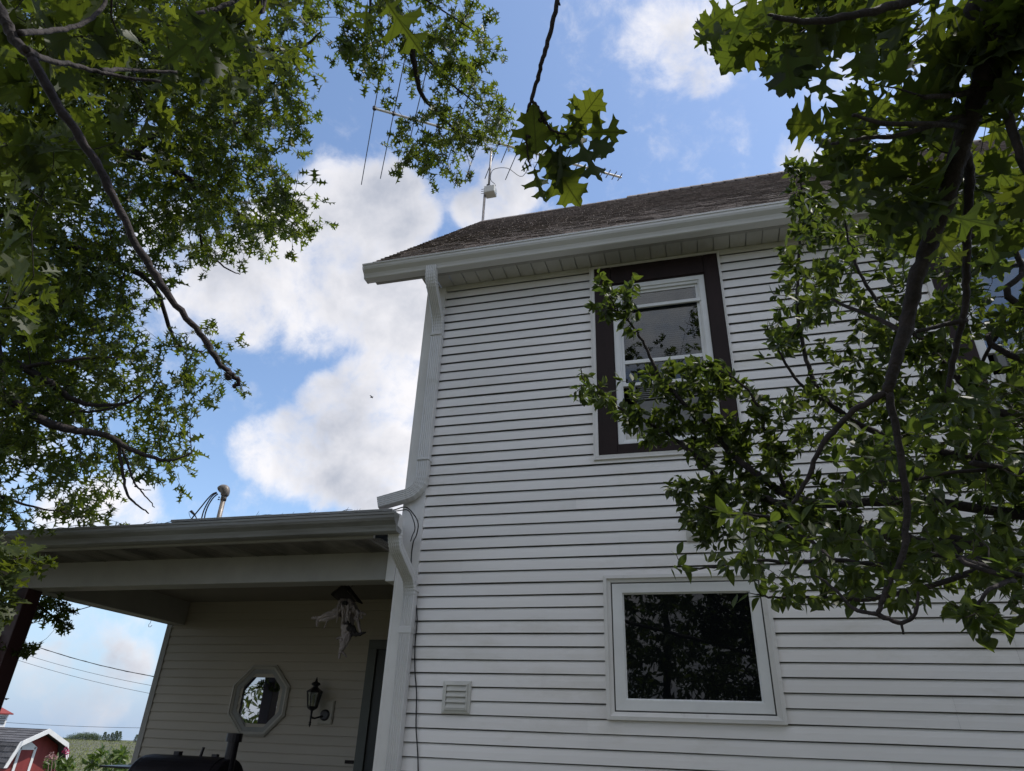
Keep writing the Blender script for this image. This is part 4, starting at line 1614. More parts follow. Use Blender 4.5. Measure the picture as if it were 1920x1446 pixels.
def leaf_template(half, mids=6, fold=.28, droop=.16, twist=0.0):
    """two n-gon halves sharing a midrib"""
    v, f = [], []
    mid = [(i / mids, 0.0) for i in range(mids + 1)]
    for p in mid:
        v.append(p)
    for sg in (1, -1):
        o = len(v)
        inner = [(x, y * sg) for x, y in half[1:-1]]
        v += inner
        loop = [mids] + list(range(mids - 1, 0, -1)) + [0] + list(range(o, o + len(inner)))
        if sg < 0:
            loop = loop[::-1]
        f.append(loop)
    V = np.array([(x, y, -fold * abs(y) * -1 - droop * x * x + twist * x * y) for x, y in v])
    return V, f, np.array([(x, y) for x, y in v])


TOAK_NEAR = [leaf_template(oak_leaf('deep'), 6, .30, .20), leaf_template(oak_leaf('broad'), 6, .22, .12, .4), leaf_template(oak_leaf('deep'), 6, .55, .35, -.4), leaf_template([(x, y * 1.12) for x, y in oak_leaf('broad')], 6, .30, .22, .5)]
TOAK_FAR = [leaf_template(oak_leaf('far'), 2, .30, .22), leaf_template(oak_leaf('far'), 2, .6, .35, .5)]
TFRUIT = [leaf_template(fruit_leaf(), 4, .35, .15), leaf_template(fruit_leaf(), 4, .6, .35, .5), leaf_template(fruit_leaf(), 4, .15, -.05, -.5)]
TFRUIT_FAR = [leaf_template([(0, .01), (.25, .15), (.55, .2), (.85, .08), (1, 0)], 2, .35, .2)]


def norm(a):
    return a / (np.linalg.norm(a, axis=-1, keepdims=True) + 1e-9)


def leaves_obj(name, mat_, parent, templates, B, D, Nn, S, var, pick=None):
    """B base points, D tip directions, Nn up-side normals, S lengths"""
    B, D, Nn, S, var = map(np.asarray, (B, D, Nn, S, var))
    D = norm(D)
    Nn = norm(Nn - D * (Nn * D).sum(1, keepdims=True))
    Y = np.cross(Nn, D)
    ti = rng.integers(0, len(templates), len(B))
    if pick:
        for i_, k_ in pick.items():
            ti[i_] = k_
    allv, allc, idx, cnt = [], [], [], []
    off = 0
    for t, (V, F, UV) in enumerate(templates):
        sel = np.where(ti == t)[0]
        if len(sel) == 0:
            continue
        n = len(V)
        wid = rng.uniform(.82, 1.12, len(sel))[:, None, None]
        P = B[sel][:, None, :] + S[sel][:, None, None] * (V[None, :, 0:1] * D[sel][:, None, :] + V[None, :, 1:2] * wid * Y[sel][:, None, :] + V[None, :, 2:3] * Nn[sel][:, None, :])
        allv.append(P.reshape(-1, 3))
        co = np.empty((len(sel), n, 3), np.float32)
        co[:, :, 0:2] = UV[None]
        co[:, :, 2] = var[sel][:, None]
        allc.append(co.reshape(-1, 3))
        loops = np.concatenate([np.array(f) for f in F])
        lens = [len(f) for f in F]
        base_ = off + np.arange(len(sel)) * n
        idx.append((base_[:, None] + loops[None]).reshape(-1))
        cnt.append(np.tile(lens, len(sel)))
        off += n * len(sel)
    Vv = np.concatenate(allv).astype(np.float32)
    Cc = np.concatenate(allc)
    I = np.concatenate(idx).astype(np.int32)
    Cn = np.concatenate(cnt).astype(np.int32)
    me = bpy.data.meshes.new(name)
    me.vertices.add(len(Vv))
    me.vertices.foreach_set('co', Vv.reshape(-1))
    me.loops.add(len(I))
    me.loops.foreach_set('vertex_index', I)
    me.polygons.add(len(Cn))
    me.polygons.foreach_set('loop_start', np.concatenate([[0], np.cumsum(Cn)[:-1]]).astype(np.int32))
    at_ = me.attributes.new('leafco', 'FLOAT_VECTOR', 'POINT')
    at_.data.foreach_set('vector', Cc.reshape(-1))
    me.materials.append(mat_)
    me.update(calc_edges=True)
    me.validate()
    o = bpy.data.objects.new(name, me)
    C.objects.link(o)
    if parent:
        adopt(o, parent)
    return o


class Tree:
    def __init__(s):
        s.pos = []
        s.rad = []
        s.mb = MB()
        s.tw = MB()
        s.B, s.D, s.N, s.S, s.V = [], [], [], [], []
        s.pick = {}

    def limb(s, pts, r0, r1, seg=8, node=True, wob=.012, mb=None, knots=0.0, pw=1.0):
        P = smooth_pts(pts, 6)
        n = len(P)
        Q = []
        for i, p in enumerate(P):
            Q.append(p + (rng.random(3) - .5) * wob * (0 if i in (0,) else 1))
        rr = [r0 + (r1 - r0) * (i / (n - 1)) ** pw for i in range(n)]
        rr = [r * (1 + (knots * (random.random() > .7))) for r in rr]
        (mb or s.mb).tube(Q, rr, seg, jit=.12)
        if node:
            for i in range(0, n, 1):
                s.pos.append(Q[i])
                s.rad.append(rr[i])

    def grow(s, A, twig_r=.0035, step=.22, rmax=.012, sag=.03, order_from=None):
        """attach attractor points one by one to the nearest wood, nearest first"""
        pos = np.array(s.pos)
        rad_ = np.array(s.rad)
        A = np.array(A)
        d0 = np.array([np.min(np.linalg.norm(pos - a, axis=1)) for a in A])
        tips = []
        for i in np.argsort(d0):
            a = A[i]
            dd = np.linalg.norm(pos - a, axis=1) + .0 * rad_
            j = int(np.argmin(dd))
            p = pos[j]
            L_ = dd[j]
            if L_ < .03:
                tips.append((a, norm(rng.normal(size=3))))
                continue
            k = max(2, int(L_ / step) + 1)
            mid_off = rng.normal(size=3) * L_ * .07 + np.array([0, 0, sag * L_])
            pts = []
            for q in range(k + 1):
                t = q / k
                pts.append(p + (a - p) * t + mid_off * 4 * t * (1 - t))
            r0 = min(rmax, rad_[j] * .8, twig_r + .0045 * L_)
            rr = [r0 + (twig_r * .55 - r0) * (q / k) for q in range(k + 1)]
            s.tw.tube(pts, rr, 5 if r0 < .006 else 6, cap=False, jit=.15)
            pos = np.vstack([pos, np.array(pts[1:])])
            rad_ = np.concatenate([rad_, rr[1:]])
            tips.append((a, norm(pts[-1] - pts[-2])))
        s.pos = list(pos)
        s.rad = list(rad_)
        return tips

    def spray(s, tips, k, L_, size, up=.8, spread=.9, down=.25, var=(.0, 1.0), jitter=.35, side_shoots=1):
        for (a, d) in tips:
            vb = rng.uniform(*var)
            for sh in range(side_shoots):
                dd = norm(d + rng.normal(size=3) * (.0 if sh == 0 else .9))
                if sh:
                    e_ = a + dd * L_ * 1.1
                    s.tw.tube([a - d * L_ * .3, (a + e_) / 2 + rng.normal(size=3) * .01, e_], [.0028, .0022, .0012], 4, cap=False)
                    tip = e_
                else:
                    tip = a
                n = rng.poisson(k / side_shoots) + 1
                for q in range(n):
                    t = rng.random() ** 1.6
                    b = tip - dd * L_ * t
                    rdl = rng.normal(size=3)
                    rdl -= dd * (rdl @ dd)
                    rdl /= np.linalg.norm(rdl) + 1e-9
                    dr = dd * (.75 - .4 * t) + rdl * spread + np.array([0, 0, -down])
                    nn = np.array([0, 0, up]) + rng.normal(size=3) * jitter
                    sz = rng.uniform(*size)
                    s.B.append(b)
                    s.D.append(dr)
                    s.N.append(nn)
                    s.S.append(sz)
                    s.V.append(min(1, max(0, vb * .6 + rng.random() * .45)))

    def finish(s, root, templates, leafmat, barkmat, twigmat, trunk='trunk', crown='crown', merge=False):
        if trunk != 'trunk' or merge:
            s.mb.add(s.tw.v, s.tw.f)
        t = s.mb.build(trunk, barkmat, root, smooth=True)
        if s.tw.v and trunk == 'trunk' and not merge:
            s.tw.build('twigs', twigmat, root, smooth=True)
        if s.B:
            leaves_obj(crown, leafmat, root, templates, s.B, s.D, s.N, s.S, s.V, s.pick)
        return t


def inpoly(x, y, poly):
    poly = np.array(poly, float)
    c = np.zeros(len(x), bool)
    j = len(poly) - 1
    for i in range(len(poly)):
        xi, yi = poly[i]
        xj, yj = poly[j]
        cond = ((yi > y) != (yj > y)) & (x < (xj - xi) * (y - yi) / (yj - yi + 1e-12) + xi)
        c ^= cond
        j = i
    return c


def scatter(poly, n, dmin, dmax, holes=(), pw=1.0, clump=0.0, minsep=0):
    """n points filling the volume seen through the outline, between two distances"""
    poly = np.array(poly, float)
    lo, hi = poly.min(0), poly.max(0)
    out = []
    ph = rng.random(4) * 6.28
    while len(out) < n:
        x = rng.uniform(lo[0], hi[0], 400)
        y = rng.uniform(lo[1], hi[1], 400)
        ok = inpoly(x, y, poly)
        for h in holes:
            ok &= ((x - h[0]) / h[2]) ** 2 + ((y - h[1]) / h[3]) ** 2 > 1
        if clump:
            w_ = .5 + .5 * np.sin(x / 37 + ph[0] + 1.3 * np.sin(y / 53 + ph[1])) * np.sin(y / 41 + ph[2] + 1.1 * np.sin(x / 61 + ph[3]))
            ok &= rng.random(400) > clump * (1 - w_)
        for a, b in zip(x[ok], y[ok]):
            out.append(atD(a, b, dmin + (dmax - dmin) * rng.random() ** pw))
            if len(out) >= n:
                break
    return out


def px(lst, D):
    """list of (x, y[, distance])"""
    return [atD(p[0], p[1], p[2] if len(p) > 2 else D) for p in lst]


# ---------------------------------------------------------------- big oak on the left, over the porch
T = Tree()
tr0 = np.array([-9.2, 3.6, gz(-9, 3.6)])
oakA = empty('pin_oak', tuple(tr0), 'large pin oak filling the left side of the sky, small leaves against the clouds', 'tree', 'oak trees')
T.limb([tr0 + np.array([0, 0, -.2]), tr0 + np.array([.05, 0, 1.5]), tr0 + np.array([0, .1, 4]), tr0 + np.array([.1, .1, 7]), tr0 + np.array([.1, .2, 10.5]), tr0 + np.array([.1, .2, 13])], .30, .06, 14, wob=.03)
tt = lambda z: tr0 + np.array([.07, .1, z])
T.limb([tt(2.6)] + px([(-90, 655, 8.0), (0, 672, 7.6), (45, 690, 7.5), (90, 715, 7.4), (130, 745, 7.4), (175, 760, 7.4), (240, 755, 7.4), (270, 735, 7.3)], 0), .055, .008, 7)
T.limb(px([(45, 690, 7.5), (95, 680, 7.3), (160, 672, 7.2), (215, 670, 7.2)], 0), .022, .008, 6)
T.limb([tt(2.3)] + px([(-90, 690, 7.6), (0, 735, 7.4), (55, 775, 7.3), (110, 800, 7.2), (160, 810, 7.2), (205, 818, 7.2), (240, 840, 7.1), (300, 862, 7.1), (325, 862, 7.0), (358, 850, 7.0)], 0), .06, .006, 7)
T.limb(px([(0, 735, 7.4), (30, 742, 7.6), (60, 765, 7.6), (130, 772, 7.7), (200, 768, 7.7), (262, 745, 7.7)], 0), .028, .007, 6)
T.limb(px([(222, 826, 7.2), (226, 860, 7.1), (232, 900, 7.1), (240, 930, 7.05), (262, 950, 7.0), (280, 963, 7.0)], 0), .018, .005, 6)
T.limb(px([(222, 826, 7.2), (240, 870, 7.1), (252, 905, 7.05), (268, 925, 7.0), (290, 952, 7.0)], 0), .014, .004, 6)
T.limb(px([(252, 912, 7.05), (268, 918, 7.0), (283, 920, 7.0)], 0), .006, .003, 5)
T.limb([tt(4.5)] + px([(-60, 420, 8.5), (60, 430, 8.3), (150, 470, 8.3), (230, 500, 8.3), (290, 540, 8.4), (330, 640, 8.6), (380, 660, 8.8)], 0), .07, .01, 7)
T.limb([tt(5.5)] + px([(-60, 300, 8.8), (100, 260, 8.6), (250, 290, 8.8), (340, 330, 9), (420, 380, 9.2), (480, 420, 9.3), (540, 415, 9.4)], 0), .08, .01, 7)
T.limb(px([(250, 290, 8.8), (330, 230, 9), (430, 235, 9.2), (520, 200, 9.3)], 0), .035, .01, 6)
T.limb(px([(330, 325, 9), (370, 400, 9.1), (380, 460, 9.2), (420, 500, 9.2), (450, 515, 9.2)], 0), .025, .006, 6)
T.limb([tt(7.5)] + px([(-60, 60, 8.8), (150, 80, 8.8), (330, 70, 9), (450, 90, 9.1), (560, 90, 9.2), (600, 60, 9.2)], 0), .08, .01, 7)
T.limb([tt(7.9)] + px([(100, -160, 8.6), (400, -130, 8.6), (600, -90, 8.4), (700, -30, 8.3), (760, 60, 8.2), (775, 110, 8.2), (790, 175, 8.2), (830, 220, 8.2), (870, 260, 8.2)], 0), .08, .010, 7)
T.limb(px([(760, 60, 8.2), (800, 110, 8.2), (850, 160, 8.2), (900, 200, 8.2), (940, 230, 8.2)], 0), .016, .006, 6)
T.limb(px([(700, -30, 8.3), (690, 40, 8.2), (680, 90, 8.2), (705, 140, 8.2)], 0), .016, .006, 6)
T.limb(px([(660, -55, 8.3), (760, -20, 8.2), (830, 20, 8.1), (890, 60, 8.1)], 0), .016, .006, 6)
T.limb([tt(2.0)] + px([(-80, 900, 8.6), (0, 930, 8.4), (60, 950, 8.4), (120, 960, 8.4)], 0), .03, .006, 6)
T.limb([tt(1.2) * 0 + px([(-80, 900, 8.6)], 0)[0]] + px([(-60, 1060, 9.0), (40, 1110, 9.2), (90, 1150, 9.3), (140, 1180, 9.3)], 0), .02, .005, 6)
mainA = [(-260, -160), (560, -160), (610, 10), (622, 70), (625, 105), (600, 145), (560, 170), (598, 212), (560, 235), (540, 275), (500, 285), (530, 325), (550, 360), (588, 425), (560, 436), (522, 438), (500, 470), (455, 490), (400, 495), (370, 540), (340, 545), (320, 520), (275, 520), (262, 555), (275, 600), (255, 640), (290, 650), (330, 600), (352, 640), (415, 640), (436, 700), (412, 755), (375, 795), (338, 792), (352, 880), (300, 905), (250, 902), (215, 955), (160, 985), (100, 960), (60, 990), (0, 1010), (-260, 1000)]
att = scatter(mainA, 740, 7.0, 10.5, holes=[(262, 255, 26, 45), (225, 300, 20, 22), (345, 500, 22, 20), (255, 470, 26, 30), (180, 900, 18, 22)], clump=.55)
att += scatter([(0, 0), (560, 0), (560, 160), (500, 280), (560, 400), (420, 480), (250, 500), (240, 640), (0, 900)], 400, 7.0, 10.5, holes=[(262, 255, 26, 45), (345, 500, 22, 20), (255, 470, 26, 30)], clump=.4)
tips = T.grow(att, .0045, .3, .016)
T.spray(tips, 17, .30, (.095, .15), up=.7, spread=.95, down=.3, jitter=.7, side_shoots=3)
cC = [(640, -60), (890, -60), (880, 0), (893, 45), (930, 85), (922, 150), (942, 200), (968, 212), (962, 250), (928, 288), (880, 305), (850, 296), (806, 324), (778, 308), (745, 272), (740, 240), (772, 215), (765, 120), (722, 148), (692, 152), (655, 110), (642, 60)]
att = scatter(cC, 150, 7.6, 8.9, holes=[(738, 200, 42, 34), (800, 200, 14, 16)], clump=.3)
tips = T.grow(att, .004, .25, .012)
T.spray(tips, 15, .24, (.085, .13), up=.7, down=.3, jitter=.7, side_shoots=2)
cL = [(60, 1120), (110, 1122), (140, 1135), (158, 1150), (130, 1180), (160, 1190), (120, 1205), (95, 1200), (70, 1225), (40, 1230), (-60, 1260), (-60, 1100)]
att = scatter(cL, 46, 8.8, 10.2)
tips = T.grow(att, .004, .25, .012)
T.spray(tips, 14, .2, (.085, .13), up=.7, down=.3, jitter=.7)
# crown outside the picture, above and behind
att = []
for _ in range(260):
    a = rng.uniform(0, 2 * math.pi)
    r_ = 5.2 * math.sqrt(rng.random())
    p = tr0 + np.array([r_ * math.cos(a), r_ * math.sin(a), rng.uniform(4.5, 13)])
    v = p - EYE
    if v @ CF > 0 and abs(v @ CX / (v @ CF)) < .80 and abs(v @ CU / (v @ CF)) < .62:
        continue
    if p[1] > 4.8 and p[2] < 4.6:
        continue
    att.append(p)
tips = T.grow(att, .006, .5, .03)
T.spray(tips, 16, .55, (.12, .19), up=.7, jitter=.5, side_shoots=2)
T.finish(oakA, TOAK_FAR, M['leaf_oak'], M['bark'], M['twig'])

# ---------------------------------------------------------------- near oak, trunk behind the camera, limbs overhead
T = Tree()
tb = np.array([1.6, -2.6, 0])
oakB = empty('pin_oak', tuple(tb), 'near pin oak whose bare drooping limbs and large lobed leaves hang from the top corners', 'tree', 'oak trees')
T.limb([tb + np.array([0, 0, -.2]), tb + np.array([.0, 0, 1.2]), tb + np.array([.05, .05, 3]), tb + np.array([0, 0, 5.5]), tb + np.array([.1, 0, 8])], .24, .08, 14, wob=.02)
tt = lambda z: tb + np.array([.03, .02, z])
# limb into the top right corner, then drooping across the frame
T.limb([tt(3.6), tt(3.6) + np.array([.35, 1.3, .7])] + px([(1930, -160, 2.7), (1875, -40, 2.6), (1858, 60, 2.55), (1842, 150, 2.5), (1803, 270, 2.5), (1765, 400, 2.5), (1722, 510, 2.45), (1702, 600, 2.45), (1682, 670, 2.4), (1665, 735, 2.4)], 0), .040, .0165, 10, knots=.12, wob=.006)
T.limb(px([(1665, 735, 2.4), (1600, 772, 2.4), (1545, 830, 2.4), (1512, 900, 2.4), (1486, 945, 2.4)], 0), .0115, .006, 8, knots=.12, wob=.006)
T.limb(px([(1665, 735, 2.4), (1684, 830, 2.4), (1700, 950, 2.4), (1692, 1040, 2.4), (1662, 1105, 2.4), (1646, 1152, 2.4)], 0), .0125, .007, 8, knots=.12, wob=.006)
T.limb(px([(1646, 1152, 2.4), (1600, 1140, 2.42), (1560, 1100, 2.45), (1530, 1080, 2.5)], 0), .007, .003, 6, knots=.2, wob=.004)
T.limb(px([(1646, 1152, 2.4), (1690, 1168, 2.4), (1715, 1150, 2.4), (1722, 1110, 2.4)], 0), .008, .004, 6, knots=.25, wob=.004)
T.limb(px([(1690, 1168, 2.4), (1694, 1190, 2.4)], 0), .0045, .003, 5, wob=.001)
T.limb(px([(1803, 270, 2.5), (1818, 330, 2.6), (1813, 430, 2.6), (1812, 520, 2.65), (1806, 600, 2.65), (1786, 680, 2.65), (1770, 760, 2.65)], 0), .015, .008, 8, knots=.12, wob=.006)
T.limb(px([(1812, 600, 2.65), (1760, 612, 2.6), (1720, 622, 2.55)], 0), .009, .006, 6, wob=.004)
T.limb(px([(1690, 622, 2.45), (1650, 600, 2.5), (1600, 580, 2.55), (1560, 560, 2.6)], 0), .009, .005, 6, wob=.004)
T.limb(px([(1842, 150, 2.5), (1885, 205, 2.45), (1905, 270, 2.4), (1935, 340, 2.4)], 0), .015, .010, 8, wob=.006)
T.limb(px([(1836, 170, 2.5), (1790, 178, 2.4), (1730, 182, 2.3)], 0), .010, .006, 6, wob=.004)
T.limb(px([(1815, 240, 2.5), (1740, 232, 2.3), (1660, 232, 2.2), (1600, 215, 2.1)], 0), .009, .005, 6, wob=.004)
T.limb(px([(1875, -40, 2.6), (1780, -20, 2.4), (1640, 20, 2.2), (1520, 40, 2.1), (1440, 30, 2.0)], 0), .016, .006, 6, wob=.006)
T.limb(px([(1820, 210, 2.5), (1700, 250, 2.3), (1620, 260, 2.2), (1560, 270, 2.1)], 0), .009, .004, 6, wob=.004)
# limb over the top left corner
T.limb([tt(3.2), tt(3.2) + np.array([-1.4, .5, 1.0]), np.array([-1.9, -.6, 4.0])] + px([(-160, -240, 2.5), (-60, -70, 2.25), (0, 20, 2.1), (28, 75, 2.05), (60, 110, 2.0)], 0), .018, .0105, 10, wob=.006)
top_left = px([(60, 110, 2.0), (110, 200, 1.95), (170, 290, 1.9), (220, 385, 1.85), (265, 475, 1.8), (320, 560, 1.75), (375, 625, 1.72), (405, 672, 1.7), (430, 700, 1.7), (449, 714, 1.7), (440, 726, 1.7)], 0)
bare = MB()
T.limb(top_left, .0105, .0042, 8, knots=.16, wob=.005, mb=bare)
for k in range(6):
    p = top_left[-3] + rng.normal(size=3) * .004
    bare.tube([p, p + rng.normal(size=3) * .008], [.007, .004], 6)
T.limb(px([(48, 92, 2.0), (90, 112, 2.1), (150, 125, 2.2), (200, 140, 2.25), (300, 153, 2.3)], 0), .0085, .004, 7, wob=.005)
T.limb(px([(190, 132, 2.25), (240, 132, 2.4), (330, 135, 2.5)], 0), .007, .004, 6, wob=.005)
T.limb(px([(35, 62, 2.05), (90, 60, 2.2), (140, 50, 2.3), (185, 22, 2.4), (210, -30, 2.5)], 0), .0075, .005, 7, wob=.005)
T.limb([tt(4.2), tt(4.2) + np.array([-.8, 1.0, .8])] + px([(520, -160, 2.8), (480, -40, 2.7), (420, 10, 2.6), (350, 30, 2.5)], 0), .02, .004, 7, wob=.006)
# hanging sprig in the middle
T.limb([tt(4.0), tt(4.0) + np.array([-.4, 1.1, .5])] + px([(1040, -260, 1.9), (1055, -100, 1.75), (1045, 0, 1.65), (1032, 60, 1.62), (1018, 110, 1.6), (1008, 150, 1.6), (996, 190, 1.6)], 0), .0062, .0042, 8, knots=.10, wob=.003)
T.limb(px([(1045, -2, 1.65), (1050, 10, 1.64)], 0), .003, .002, 5, node=False, wob=0)
T.limb(px([(996, 190, 1.6), (988, 215, 1.6), (986, 255, 1.6), (990, 290, 1.6), (994, 312, 1.6)], 0), .0032, .002, 6, knots=.3, wob=.002)
T.limb(px([(996, 188, 1.6), (1010, 205, 1.6), (1020, 225, 1.6), (1038, 246, 1.6), (1062, 252, 1.6)], 0), .0036, .0022, 6, knots=.3, wob=.002)
for (x_, y_) in [(1014, 212), (1019, 222), (1012, 226), (1022, 230), (990, 256)]:
    T.tw.tube(px([(x_ - 2, y_ - 2, 1.6), (x_ + 4, y_ + 2, 1.595)], 0), [.0045, .0035], 6)


def hang(bx, by, tx, ty, dd=0.0, size=None, face=0.0, v=.5, D0=1.6):
    b, t = atD(bx, by, D0), atD(tx, ty, D0 + dd)
    d_ = t - b
    T.pick[len(T.B)] = ((1, 0, 1, 2)[len(T.B) % 4]) if D0 < 1.7 else 0
    T.B.append(b); T.D.append(d_)
    vw = norm(-(b - EYE))
    T.N.append(-vw * 1.0 + np.array([0, 0, .5]) + rng.normal(size=3) * .15 + face * np.cross(norm(d_), vw))
    T.S.append(np.linalg.norm(d_)); T.V.append(v)


for a in [(1068, 250, 1132, 168, .0, 0, .3, .9), (1066, 252, 1173, 242, .02, 0, 0, .8), (1006, 302, 1000, 194, 0, 0, 0, .7), (1000, 306, 1016, 382, .0, 0, .2, .7),
          (1030, 296, 1088, 388, 0, 0, 0, .75), (1078, 240, 1118, 350, -.03, 0, 1.4, .1), (1100, 262, 1152, 288, -.02, 0, 1.0, .1), (1048, 262, 1062, 345, 0, 0, -1.2, .2), (1004, 300, 966, 272, .0, 0, .2, .7),
          (1060, 252, 1082, 186, .02, 0, 1.1, .3), (1000, 305, 1058, 300, .02, 0, .2, .6), (1020, 270, 1066, 318, .02, 0, .3, .4), (1035, 256, 1098, 262, .03, 0, -.4, .5), (1000, 308, 976, 318, 0, 0, .8, .1),
          (1055, 258, 1015, 250, .03, 0, 1.2, .1), (1050, 262, 1100, 222, .04, 0, .9, .2), (1058, 300, 1048, 365, 0, 0, 1.6, .1)]:
    hang(*a)
# two brownish leaves at the top
hang(715, -10, 793, 104, 0, 0, .2, .55, 2.0)
hang(690, 0, 680, 62, .02, 0, .5, .5, 2.0)
# big leaves of the top right corner
tr = [(1330, -60), (1322, 20), (1330, 60), (1385, 85), (1440, 95), (1455, 150), (1500, 150), (1540, 120), (1590, 120), (1620, 150), (1600, 190), (1530, 215), (1530, 250), (1580, 280), (1530, 330), (1600, 380), (1700, 420), (1820, 430), (1990, 430), (1990, -60)]
att = scatter(tr, 72, 2.3, 3.3, holes=[(1640, 110, 28, 32), (1580, 170, 26, 20), (1790, 50, 20, 25), (1700, 145, 18, 18), (1625, 215, 18, 18), (1832, 235, 12, 18)])
tips = T.grow(att, .0026, .15, .008, sag=-.02)
T.spray(tips, 4.6, .14, (.13, .18), up=.75, spread=.95, down=.35, jitter=.4, var=(0, .8))
for a in [(1400, 10, 1362, 92, 0, 0, .2, .05, 1.9), (1385, 5, 1312, 52, 0, 0, .3, .3, 1.9), (1470, 60, 1484, 185, 0, 0, .4, .05, 1.9), (1500, 70, 1440, 115, 0, 0, .2, .1, 1.9), (1560, 90, 1532, 190, 0, 0, .2, .1, 1.9),
          (1600, 70, 1622, 160, 0, 0, .3, .05, 2.0), (1600, 215, 1512, 250, 0, 0, .0, .2, 2.0), (1610, 220, 1575, 280, 0, 0, .5, .1, 2.0), (1560, 285, 1516, 365, 0, 0, .3, .4, 2.1), (1570, 290, 1565, 375, 0, 0, 1.0, .05, 2.1),
          (1600, 300, 1605, 400, 0, 0, .8, .1, 2.1), (1680, 380, 1640, 445, 0, 0, .2, .6, 2.2), (1430, -10, 1436, 50, 0, 0, .6, .1, 1.9), (1580, 205, 1610, 150, 0, 0, .4, .1, 2.0), (1760, 400, 1880, 430, 0, 0, .2, .1, 2.2), (1750, 430, 1800, 500, 0, 0, .3, .8, 2.2), (1850, 440, 1875, 530, 0, 0, .3, .1, 2.2)]:
    hang(*a)
# near leaves of the top left corner
tl = [(-120, -120), (560, -120), (575, 60), (540, 120), (470, 160), (460, 210), (400, 180), (330, 150), (300, 230), (200, 260), (120, 330), (90, 480), (60, 640), (-120, 660)]
att = scatter(tl, 110, 2.6, 4.6, clump=.3)
tips = T.grow(att, .003, .2, .010, sag=-.02)
T.spray(tips, 6, .18, (.10, .14), up=.75, spread=.9, down=.3, jitter=.4, var=(.2, 1))
for a in [(430, 20, 360, 110, 0, 0, .2, .1, 2.1), (420, 30, 470, 130, 0, 0, .4, .05, 2.1), (410, 25, 330, 60, 0, 0, .3, .2, 2.1), (440, 10, 505, 60, 0, 0, .1, .9, 2.2), (380, 60, 300, 120, 0, 0, .2, .2, 2.2), (480, 90, 500, 150, 0, 0, .3, .9, 2.3), (300, 260, 332, 275, 0, 0, .2, .9, 3.0), (290, 280, 310, 335, 0, 0, .2, .9, 3.0), (455, 50, 470, 100, 0, 0, 1.3, .9, 2.1), (260, 240, 280, 275, 0, 0, .1, .8, 3.0)]:
    hang(*a)
# yellow-green near leaves by the porch corner
att = scatter([(-60, 1010), (60, 1020), (95, 1045), (85, 1070), (40, 1080), (30, 1160), (10, 1200), (-60, 1200)], 20, 4.2, 4.8)
T.limb(px([(-400, 700, 4.2), (-200, 900, 4.4), (-60, 1020, 4.5), (20, 1050, 4.5)], 0), .014, .004, 6)
T.limb([tt(3.0), np.array([-1.5, -1.2, 3.6]), np.array([-3.0, .8, 3.7])] + px([(-400, 700, 4.2)], 0), .04, .014, 7)
tips = T.grow(att, .003, .2, .008)
T.spray(tips, 5, .14, (.10, .13), up=.7, var=(.5, 1))
# unseen canopy added overhead and behind the camera, to shade the wall
att = []
while len(att) < 300:
    a = rng.uniform(0, 2 * math.pi)
    r_ = 4.6 * math.sqrt(rng.random())
    p = tb + np.array([r_ * math.cos(a), r_ * math.sin(a), rng.uniform(2.9, 8.5)])
    v = p - EYE
    if v @ CF > 0 and abs(v @ CX / (v @ CF)) < .80 and abs(v @ CU / (v @ CF)) < .62:
        continue
    if p[1] > 1.8 or p[0] < -1.0:
        continue
    att.append(p)
tips = T.grow(att, .006, .5, .03)
nb = len(T.B)
T.spray(tips, 17, .45, (.12, .17), up=.75, jitter=.45, side_shoots=2)
T.finish(oakB, TOAK_NEAR, M['leaf_near'], M['bark'], M['twig'])
bare.build('bare_branch', M['twig'], oakB, smooth=True)

# ---------------------------------------------------------------- fruit tree in front of the wall
T = Tree()
tb = np.array([4.3, 3.3, 0])
fr = empty('plum_tree', tuple(tb), 'small leafy fruit tree with oval leaves spreading in front of the white siding', 'tree')
T.limb([tb + np.array([0, 0, -.1]), tb + np.array([-.05, 0, .6]), tb + np.array([-.1, .0, 1.2]), tb + np.array([-.1, 0, 2.0])], .10, .07, 12)
c0 = tb + np.array([-.08, 0, 1.25])
c1 = tb + np.array([-.1, 0, 1.9])
T.limb([c0] + px([(1900, 1040, 4.0), (1800, 1035, 3.9), (1700, 1010, 3.9), (1600, 992, 3.9), (1520, 970, 3.9), (1460, 945, 3.9), (1400, 925, 3.95), (1360, 915, 4.0), (1340, 890, 4.0), (1310, 860, 4.05), (1280, 835, 4.1), (1235, 803, 4.2), (1190, 780, 4.25), (1145, 758, 4.3), (1115, 738, 4.3), (1095, 715, 4.3), (1090, 690, 4.3)], 0), .030, .003, 8, wob=.01)
T.limb([c1] + px([(1880, 960, 4.1), (1700, 940, 4.1), (1560, 945, 4.1), (1480, 930, 4.1), (1420, 890, 4.1), (1370, 850, 4.15), (1330, 800, 4.2), (1320, 790, 4.2), (1280, 755, 4.25), (1250, 720, 4.3), (1228, 690, 4.3), (1210, 650, 4.3), (1195, 625, 4.3), (1178, 600, 4.3), (1160, 585, 4.3), (1130, 575, 4.3)], 0), .028, .003, 8, wob=.01)
T.limb(px([(1178, 600, 4.3), (1172, 570, 4.3), (1175, 545, 4.3), (1190, 535, 4.3)], 0), .005, .003, 5)
T.limb(px([(1160, 585, 4.3), (1140, 550, 4.3), (1140, 525, 4.3)], 0), .005, .003, 5)
T.limb([c1] + px([(1960, 850, 4.2), (1850, 860, 4.2), (1740, 840, 4.2), (1640, 810, 4.2), (1560, 760, 4.2), (1520, 700, 4.3), (1500, 620, 4.4), (1495, 520, 4.5), (1500, 430, 4.6), (1502, 340, 4.7), (1500, 310, 4.7)], 0), .026, .0035, 8, wob=.01)
